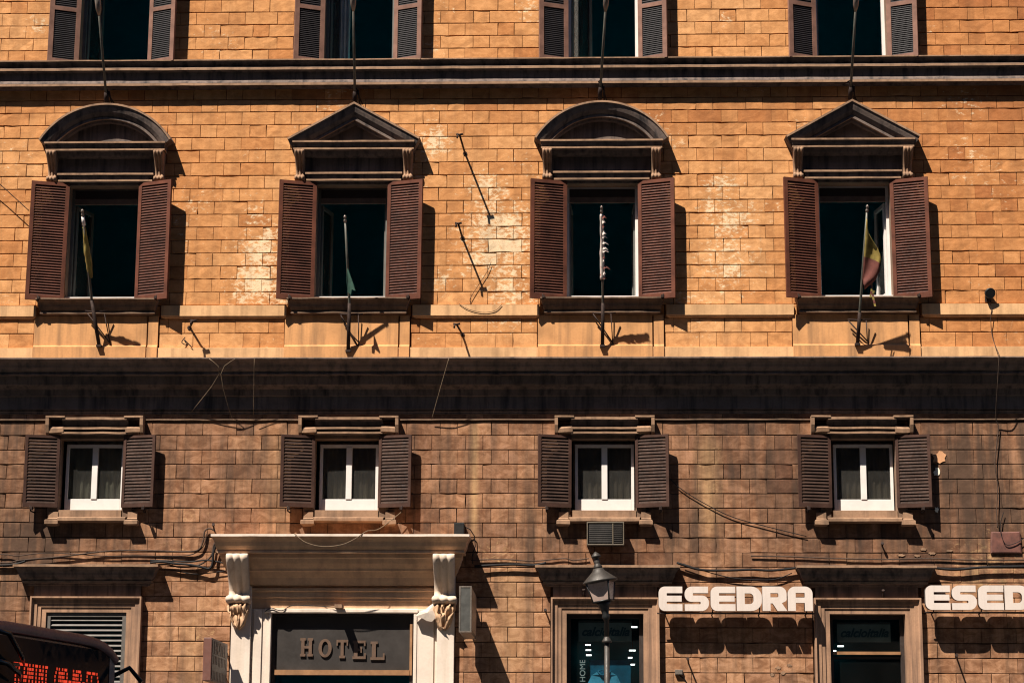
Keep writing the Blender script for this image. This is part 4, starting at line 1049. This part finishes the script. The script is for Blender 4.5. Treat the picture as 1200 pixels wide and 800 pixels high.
# ------------------------------------------------------------------ raised letter signs
LET = {
 'E': [[(0, 0, .26), (1, 0), (1, .28), (.34, .28, .02), (.34, .385, .02), (.97, .385), (.97, .625), (.34, .625, .02), (.34, .73, .02), (1, .73), (1, 1), (0, 1, .26)]],
 'S': [[(0, 0), (1, 0, .3), (1, .63, .28), (.34, .63, .03), (.34, .73, .03), (.97, .73), (.97, 1), (0, 1, .3), (0, .375, .28), (.66, .375, .03), (.66, .275, .03), (0, .275)]],
 'D': [[(0, 0), (1, 0, .42), (1, 1, .42), (0, 1)], [(.32, .28), (.67, .28, .16), (.67, .72, .16), (.32, .72)]],
 'R': [[(0, 0), (.33, 0), (.33, .31), (.42, .31), (.62, 0), (1.02, 0), (.80, .32), (1, .42, .12), (1, 1, .3), (0, 1)], [(.33, .56), (.66, .56, .05), (.66, .73, .05), (.33, .73)]],
 'A': [[(0, 0), (.32, 0), (.32, .33), (.68, .33), (.68, 0), (1, 0), (1, 1, .3), (0, 1, .3)], [(.32, .55), (.68, .55), (.68, .74), (.32, .74)]]}
def letter_sign(spans, y0, y1, lab):
    P = empty('letter_sign', at(spans[0][1], y1, .0), lab, 'sign', 'raised white letter signs')
    for ch, u0, u1 in spans:
        a, b = at(u0, y1, .33), at(u1, y0, .33); wd, ht = b.x-a.x, b.z-a.z
        lp = [[(p.x*wd, p.y*ht) for p in fillet_loop(q)] for q in LET[ch]]
        me = shape_mesh(lp, .10, front(a.x, a.z, .28))
        o = meshobj('letter', me, MT['sign_side'], P); o.data.materials.append(MT['sign_white'])
        for f in o.data.polygons:
            if f.normal.y < -.9: f.material_index = 1
    x0 = at(spans[0][1], y1, .12).x; x1 = at(spans[-1][2], y1, .12).x; z0 = at(spans[0][1], y1, .12).z
    r = MB(); r.tube([(x0-.03, -.21, z0-.045), (x1+.02, -.21, z0-.045)], .012, 6)
    n = 4
    for k in range(n):
        x = x0+.1+(x1-x0-.2)*k/(n-1)
        r.tube([(x, .01, z0-.055), (x, -.215, z0-.045)], .011, 6); r.tube([(x, -.21, z0-.045), (x, -.275, z0+.06)], .009, 6)
    r.build('mounting_rail', MT['iron'], P)
letter_sign([('E', 772, 799.5), ('S', 802.5, 830.5), ('E', 833, 861.5), ('D', 863.5, 892.5), ('R', 893.8, 921.5), ('A', 923.5, 952)], 686.8, 715.3, 'white raised letter sign standing complete between the two shop doors')
letter_sign([('E', 1085, 1113), ('S', 1116, 1144), ('E', 1147, 1175.5), ('D', 1178, 1207), ('R', 1209, 1237), ('A', 1239, 1268)], 685.5, 714, 'white raised letter sign running out past the right edge of the picture')

# ------------------------------------------------------------------ projecting hotel signs
def box_sign(xa, xb, d0, d1, za, zb, lab, kind):
    P = empty('projecting_sign', ((xa+xb)/2, -d0, za), lab, 'sign')
    if kind == 'brown':
        t = MB(); t.box(xa, xb, d0, d1, za, zb); t.build('sign_box', MT['brown_sign'], P, .008)
        t = MB(); t.box(xb+.001, xb+.006, d0+.05, d1-.04, za+.03, zb-.03); t.build('sign_face', MT['sign_dark'], P)
        ym, zm = -(d0+d1)/2, (za+zb)/2
        # letters readable on the face that looks along the street
        for txt, off, sz in (('HOTEL', .17, .17),):
            me = text_mesh(txt, sz*1.5, .004, lambda x, y, t, off=off: Vector((xb+.009+t, ym+x*1.35, zm+off+y)), 0, .006); meshobj('lettering', me, MT['sign_letter'], P)
        q = random.Random(4)
        for row in (0, 1):
            t = MB()
            for k in range(9):
                yy = -d1+.18+k*.135; t.box(xb+.0065, xb+.010, -yy-.02, -yy+.018, zm-.055-row*.22-q.uniform(0, .03), zm+.06-row*.22); 
                if q.random() < .6: t.box(xb+.0102, xb+.0115, -yy-.055, -yy+.03, zm+.045-row*.22, zm+.062-row*.22)
            t.build('worn_lettering', MT['sign_letter'], P)
    else:
        t = MB(); t.box(xa, xb, d0, d1, za, zb); t.build('sign_box', MT['lightbox'], P, .006)
        frame_mb(xa-.004, xb+.004, za-.004, zb+.004, d1-.02, d1+.006, .02).build('front_frame', MT['steel'], P)
        t = MB(); t.box(xb+.001, xb+.006, d0+.03, d1-.03, za+.03, zb-.03); t.build('sign_face', MT['lightbox_face'], P)
    t = MB(); 
    for zz in (za+.12, zb-.12): t.tube([((xa+xb)/2, .01, zz), ((xa+xb)/2, -d0-.03, zz)], .018, 8)
    t.build('bracket', MT['iron'], P)
dS = 1.72; a, b = at(237, 797, dS), at(248.5, 746.5, dS)
box_sign(a.x, b.x, .30, dS, a.z, b.z, 'brown box sign projecting from the wall left of the hotel entrance', 'brown')
dS = 1.65; a, b = at(538, 740, dS), at(552.5, 686.5, dS)
box_sign(a.x, b.x, .20, dS, a.z, b.z, 'grey light box sign projecting from the wall right of the hotel entrance', 'grey')

# ------------------------------------------------------------------ street lamp
dl = 1.5
bot = at(710.5, 717, dl); top = at(703, 672, dl)
P = empty('street_lamp', (bot.x, -dl, 0.13), 'grey street lamp post with a tilted tapering lantern, in front of the shop door', 'street lamp')
xb = bot.x+.005
t = MB(); t.lathe((xb, -dl, .125), [(.17, 0), (.17, .12), (.12, .18), (.10, .6), (.115, .65), (.075, .75), (.050, 1.2), (.043, 2.6), (.038, Z(748, dl)-.125)], 16)
t.build('post', MT['lamp_metal'], P)
zr = Z(751, dl); t = MB(); t.lathe((xb, -dl, zr-.02), [(.05, 0), (.072, .01), (.066, .035), (.042, .075), (.036, .09)], 16); t.build('collar', MT['lamp_metal'], P)
z7 = Z(725, dl); t = MB(); t.lathe((xb, -dl, zr+.06), [(.036, 0), (.034, z7-zr-.06), (.05, z7-zr-.05), (.05, z7-zr-.02), (.036, z7-zr)], 12); t.build('neck', MT['lamp_metal'], P)
ax = (at(697.5, 645, dl) - at(710.5, 724, dl)).normalized() + Vector((0, -.0, 0)); ax.normalize()
o = at(710.5, 724.5, dl)
t = MB(); t.lathe(o, [(.045, -.02), (.062, .03), (.050, .07), (.060, .12), (.085, .19), (.115, .25)], 12, ax); t.build('lantern_base', MT['lamp_dark'], P)
# four-sided lantern
e1 = Vector((1, 0, 0)) - ax*ax.x; e1.normalize(); e2 = ax.cross(e1)
rot = math.radians(-17); f1 = e1*math.cos(rot)+e2*math.sin(rot); f2 = e2*math.cos(rot)-e1*math.sin(rot)
h0, h1, r0, r1 = .255, .54, .155, .215
cor = lambda h, r: [o + ax*h + (f1*sx + f2*sy)*r*.78 for sx, sy in ((1, 1), (-1, 1), (-1, -1), (1, -1))]
c0, c1 = cor(h0, r0), cor(h1, r1)
t = MB()
for k in range(4): t.tube([c0[k], c1[k]], .014, 6); t.tube([c0[k], c0[(k+1) % 4]], .014, 6); t.tube([c1[k], c1[(k+1) % 4]], .018, 6)
t.build('lantern_frame', MT['lamp_dark'], P)
for k in range(4):
    t = MB(); t.face([c0[k], c0[(k+1) % 4], c1[(k+1) % 4], c1[k]]); oo = t.build('lantern_pane', MT['lamp_glass'], P); sm = oo.modifiers.new('thick', 'SOLIDIFY'); sm.thickness = .006
t = MB(); t.lathe(o + ax*.54, [(.20, -.02), (.262, 0), (.255, .02), (.15, .11), (.09, .165), (.075, .20)], 20, ax); t.build('lantern_cap', MT['lamp_metal'], P)
t = MB(); t.lathe(o + ax*.74, [(.065, 0), (.065, .03), (.045, .06), (.04, .08), (.05, .11), (.035, .13), (.04, .15), (.072, .17), (.072, .185), (.042, .22), (.018, .24), (.004, .25)], 16, ax); t.build('finial', MT['lamp_metal'], P)

# ------------------------------------------------------------------ things inside the shops
def solve_ceiling(px, py, zc):
    v = CFW + CR*((px-600)/CF) + CU*((400-py)/CF); t = (zc-1.6)/v.z; return CO + v*t
def shop_lamp(px, py, lab, wd=.11, zc=4.2):
    p = solve_ceiling(px, py, zc)
    if p.y > 4.05: p = at(px, py, -3.9)
    P = empty('ceiling_lamp', p, lab, 'lamp', 'small white lamps inside the shops')
    t = MB(); t.box(p.x-wd/2, p.x+wd/2, -p.y-.03, -p.y+.03, p.z-.012, p.z+.008); t.build('tube', MT['lamp_on'], P)
    t = MB(); t.box(p.x-wd/2-.01, p.x+wd/2+.01, -p.y-.04, -p.y+.04, p.z+.009, p.z+.03); t.tube([(p.x, p.y, p.z+.03), (p.x, p.y, 4.335)], .006, 6); t.build('fitting', MT['lamp_dark'], P)
for px, py, wd, lab in ((743, 734, .10, 'topmost small white lamp at the right of the shop door behind the street lamp'),
                        (689, 755, .09, 'upper of the three small white lamps left of the lamp post in the shop'), (689.5, 761, .09, 'middle of the three small white lamps left of the lamp post in the shop'), (690, 767, .09, 'lowest of the three small white lamps left of the lamp post in the shop'),
                        (741, 761.5, .11, 'wide white lamp low at the right of the shop door behind the street lamp'), (738.5, 770, .07, 'narrow white lamp under the wide one at the right of the shop door'), (741.5, 778, .07, 'lowest small white lamp at the right of the shop door behind the street lamp'),
                        (985, 756.5, .10, 'larger white lamp below the name panel in the rightmost shop door'), (978, 762, .05, 'smaller white lamp below the name panel in the rightmost shop door')):
    shop_lamp(px, py, lab, wd)
a, b = at(692, 830, -.36), at(739, 773, -.36)
t = MB(); t.box(a.x, b.x, -.38, -.36, 1.2, b.z)
tag(t.build('shop_poster', MT['poster']), 'dark blue poster panel hanging inside the shop door behind the street lamp', 'poster')
# jersey on a hanger
cx, cz = X(708, 790, -.3), Z(797, -.3)
P = empty('jersey', (cx, .29, cz-.6), 'light blue football jersey hung in the shop doorway behind the street lamp', 'shirt')
out = [(-.14, .12), (-.06, .075), (.06, .075), (.14, .12), (.27, .06), (.42, -.16), (.33, -.24), (.25, -.14), (.26, -.7), (-.26, -.7), (-.25, -.14), (-.33, -.24), (-.42, -.16), (-.27, .06)]
t = MB(); fr = [Vector((cx+x*.72, .26-.05*math.cos(x*4), cz+z+.02)) for x, z in out]; bk = [Vector((cx+x*.72, .31+.03*math.cos(x*4), cz+z+.02)) for x, z in out]
t.face(fr); t.face(bk[::-1])
for k in range(len(out)): j = (k+1) % len(out); t.face([fr[k], fr[j], bk[j], bk[k]])
t.build('shirt_body', MT['shirt'], P)
t = MB(); t.tube([Vector((cx-.1, .22, cz+.14)), Vector((cx-.05, .205, cz+.085)), Vector((cx+.05, .205, cz+.085)), Vector((cx+.1, .22, cz+.14)), Vector((cx+.05, .29, cz+.16)), Vector((cx-.05, .29, cz+.16)), Vector((cx-.1, .22, cz+.14))], .014, 6); t.build('collar', MT['poster'], P)
t = MB(); t.tube([Vector((cx, .27, cz+.12)), Vector((cx, .27, cz+.22)), Vector((cx+.03, .27, cz+.25)), Vector((cx+.04, .27, cz+.22))], .006, 6); t.build('hanger', MT['steel'], P)

# ------------------------------------------------------------------ bus
cornerF = at_depth(134, 767, 18.0)                      # far upper corner of its front
camdir = math.radians(13.0) + CYAW                      # front runs towards the camera, turned a little
fd = Vector((-math.sin(camdir), -math.cos(camdir), 0))   # along the front, far -> near
hd = Vector((fd.y*-1, fd.x, 0))                         # heading (to the right)
if hd.x < 0: hd = -hd
WB, HB, LB = 2.5, cornerF.z+.135, 11.5
cen = Vector((cornerF.x, cornerF.y, 0)) + fd*WB/2
P = empty('bus', (cen - hd*LB/2), 'dark city bus with an orange lit destination display, passing at the lower left corner', 'bus')
def bp(u, v, z): return cen + fd*u + hd*v + Vector((0, 0, z))     # u across (+ near camera), v forward, z up
def roofz(u): return HB - (.13*(abs(u)/(WB/2))**6 if u < 0 else .06*(abs(u)/(WB/2))**9)
n = 24
def bus_section(v, sh=1.0, drop=0.):
    pts = []
    for k in range(n+1):
        u = -WB/2 + WB*k/n; pts.append(bp(u*sh, v, roofz(u) - drop - (.07 if k in (0, n) else 0)))
    return pts
t = MB()
s0, s1, s2 = bus_section(-LB), bus_section(-.10), bus_section(0., .985, .05)
bul = lambda p, u: p
rows = [[t.bm.verts.new(p) for p in s] for s in (s0, s1, s2)]
for a_, b_ in zip(rows, rows[1:]):
    for k in range(n): f = t.bm.faces.new((a_[k], a_[k+1], b_[k+1], b_[k])); f.smooth = True
low = [[t.bm.verts.new(bp(sx*WB/2, v, .35)) for v in (-LB, -.10)] for sx in (-1, 1)]
lowf = [t.bm.verts.new(bp(sx*WB/2*.985, 0, .35)) for sx in (-1, 1)]
for e, l, lf in ((0, low[0], lowf[0]), (n, low[1], lowf[1])):
    t.bm.faces.new((rows[0][e], rows[1][e], l[1], l[0])); t.bm.faces.new((rows[1][e], rows[2][e], lf, l[1]))
t.bm.faces.new(rows[0] + [low[1][0], low[0][0]]); t.bm.faces.new(rows[2] + [lowf[1], lowf[0]]); t.bm.faces.new((low[0][0], low[0][1], lowf[0], lowf[1], low[1][1], low[1][0]))
t.build('body', MT['bus_red'], P)
# brow along the roof edge of the front
t = MB(); t.tube([bp(-WB/2*.97 + WB*.97*k/20, .015, roofz(-WB/2+WB*k/20)-.055) for k in range(21)], .045, 8); t.build('roof_edge', plain('bus_brow', (.15, .042, .045), .4, 0, .3, 6, 0), P)
# windscreen with the display behind it
def fpanel(name, u0, u1, z0, z1, v, m, seg=12, curved=True, parent=P):
    q = MB(); g0 = []
    for k in range(seg+1):
        u = u0+(u1-u0)*k/seg; top_ = min(z1, roofz(u)-.10) if curved else z1
        g0.append((bp(u, v, z0), bp(u, v, top_)))
    for a_, b_ in zip(g0, g0[1:]): q.face([a_[0], b_[0], b_[1], a_[1]], False)
    o = q.build(name, m, parent); sm = o.modifiers.new('thick', 'SOLIDIFY'); sm.thickness = .012; sm.offset = 0
    return o
fpanel('windscreen', -1.08, 1.15, 1.05, HB-.12, .022, MT['bus_glass'])
fpanel('pillar', -1.20, -1.09, .9, HB-.12, .025, MT['bus_trim'])
# LED matrix text
F5 = {'T': '11111 00100 00100 00100 00100 00100 00100', 'E': '11111 10000 10000 11110 10000 10000 11111', 'R': '11110 10001 10001 11110 10100 10010 10001', 'M': '10001 11011 10101 10101 10001 10001 10001',
      'I': '01110 00100 00100 00100 00100 00100 01110', 'N': '10001 11001 10101 10011 10001 10001 10001', '(': '00010 00100 01000 01000 01000 00100 00010', ')': '01000 00100 00010 00010 00010 00100 01000', 'A': '01110 10001 10001 11111 10001 10001 10001',
      'B': '11110 10001 10001 11110 10001 10001 11110', '-': '00000 00000 00000 01110 00000 00000 00000', 'F': '11111 10000 10000 11110 10000 10000 10000', 'S': '01111 10000 10000 01110 00001 00001 11110', ' ': '00000 00000 00000 00000 00000 00000 00000'}
txt = 'TERMINI (MA-MB-FS)'
ncol = len(txt)*6; uL, uR = .70, -.90; pitch = (uL-uR)/ncol; vz = .0262; ztop = at_depth(75, 783, (bp(0, 0, 2.7)-CO).dot(CFW)).z; zp = .030
for ci, ch in enumerate(txt):
    if ch == ' ': continue
    t = MB()
    for ry, line in enumerate(F5[ch].split()):
        for rx, bit in enumerate(line):
            if bit == '1':
                u = uL - (ci*6+rx+.5)*pitch
                t.obox(bp(u, .034, ztop - ry*zp), fd, hd, Vector((0, 0, 1)), pitch*.34, .003, zp*.34)
    t.build('display_letter', MT['led'], P)
t = MB()
for (z0_, z1_, u0_) in ((.20, .02, .62), (-.02, -.10, .66)):
    t.tube([bp(WB/2+.05, .10, ztop+z0_+.02), bp(1.0, .13, ztop+z0_), bp(u0_+.12, .12, ztop+z1_+.02), bp(u0_, .08, ztop+z1_-.03)], [.018, .02, .018, .008], 8)
t.tube([bp(1.2, .10, ztop-.02), bp(.8, .12, ztop-.02)], .015, 8)
t.build('wiper_arm', MT['bus_dark'], P)
# side windows, mirror, wheels
t = MB()
for k in range(6):
    v0 = -1.2-k*1.65
    for sx in (-1, 1):
        uu = sx*(WB/2+.004); t.face([bp(uu, v0, 1.2), bp(uu, v0-1.5, 1.2), bp(uu, v0-1.5, 2.3), bp(uu, v0, 2.3)])
t.build('side_windows', MT['bus_glass'], P)
t = MB(); mbase = bp(-1.24, -.02, HB-.32); mt = bp(-1.34, .22, HB-.36)
t.tube([mbase, bp(-1.30, .12, HB-.24), mt], .02, 8); t.build('mirror_arm', MT['bus_dark'], P)
t = MB(); t.obox(bp(-1.35, .22, HB-.56), fd, hd, Vector((0, 0, 1)), .09, .04, .19); t.build('wing_mirror', MT['bus_dark'], P, .02)
for v in (-2.4, -8.6):
    for sx in (-1, 1):
        t = MB(); t.lathe(bp(sx*(WB/2-.28), v, .48), [(.3, 0), (.46, .02), (.48, .06), (.48, .24), (.46, .28), (.26, .29)], 24, fd*sx); t.build('wheel', MT['tyre'], P)

# ------------------------------------------------------------------ unseen building opposite, added tall and dark to cut sky fill
FY = -36.5
P = empty('sky_blocker', (6, FY-6, 0), 'unseen tall dark building added behind the viewer to block sky light', 'building')
t = MB(); t.box(-60, 72, -FY, -FY+14, 0, 43.5); t.build('wall', stone('dull_stone', (.05, .046, .044), .3, .4), P)
t = MB(); t.box(-60.4, 72.4, -FY-.5, -FY+14.4, 43.502, 44.1); t.build('eaves', MT['cornice2'], P)
t = MB(); t.box(-59, 71, -FY+1, -FY+13, 44.102, 44.9); t.build('roof', MT['roof'], P)
proto = None
for fl in range(9):
    for k in range(16):
        c = (-26+k*4.1, FY+.03, 2.2+fl*4.5)
        if proto is None:
            t = MB(); t.box(c[0]-.6, c[0]+.6, -FY-.06, -FY-.003, c[2]-1.1, c[2]+1.1); proto = t.build('window', MT['bus_glass'], P); base_c = c
        else:
            o2 = proto.copy(); COL.objects.link(o2); o2.location = (c[0]-base_c[0], 0, c[2]-base_c[2]); o2.parent = P; o2.matrix_parent_inverse = P.matrix_world.inverted()

# ------------------------------------------------------------------ light
SUNV = Vector((-.76, -1., 1.9)).normalized()
sl = bpy.data.lights.new('sun', 'SUN'); sl.energy = 5.0; sl.angle = math.radians(.53); sl.color = (1., .93, .82)
so = bpy.data.objects.new('sun', sl); COL.objects.link(so); so.rotation_euler = (-SUNV).to_track_quat('-Z', 'Y').to_euler(); so.location = (0, -20, 40)
w = bpy.data.worlds.new('World'); sc.world = w; w.use_nodes = True; nt = w.node_tree
bg = nt.nodes.get('Background') or nt.nodes.new('ShaderNodeBackground')
sky = nt.nodes.new('ShaderNodeTexSky'); sky.sky_type = 'NISHITA'; sky.sun_disc = False
sky.ozone_density = 10.0; sky.dust_density = 0.; sky.air_density = 1.1; sky.sun_elevation = math.asin(SUNV.z); sky.sun_rotation = math.atan2(SUNV.x, SUNV.y)
nt.links.new(sky.outputs[0], bg.inputs[0]); bg.inputs[1].default_value = .05
sc.view_settings.view_transform = 'Standard'; sc.view_settings.look = 'None'; sc.view_settings.gamma = 1; sc.view_settings.exposure = 1.18
sc.view_settings.use_curve_mapping = False
sc.render.engine = 'CYCLES'
sc.cycles.pixel_filter_type = 'BLACKMAN_HARRIS'; sc.cycles.filter_width = 1.15; sc.cycles.max_bounces = 6; sc.cycles.transparent_max_bounces = 12
sc.render.resolution_x = 1024; sc.render.resolution_y = 682
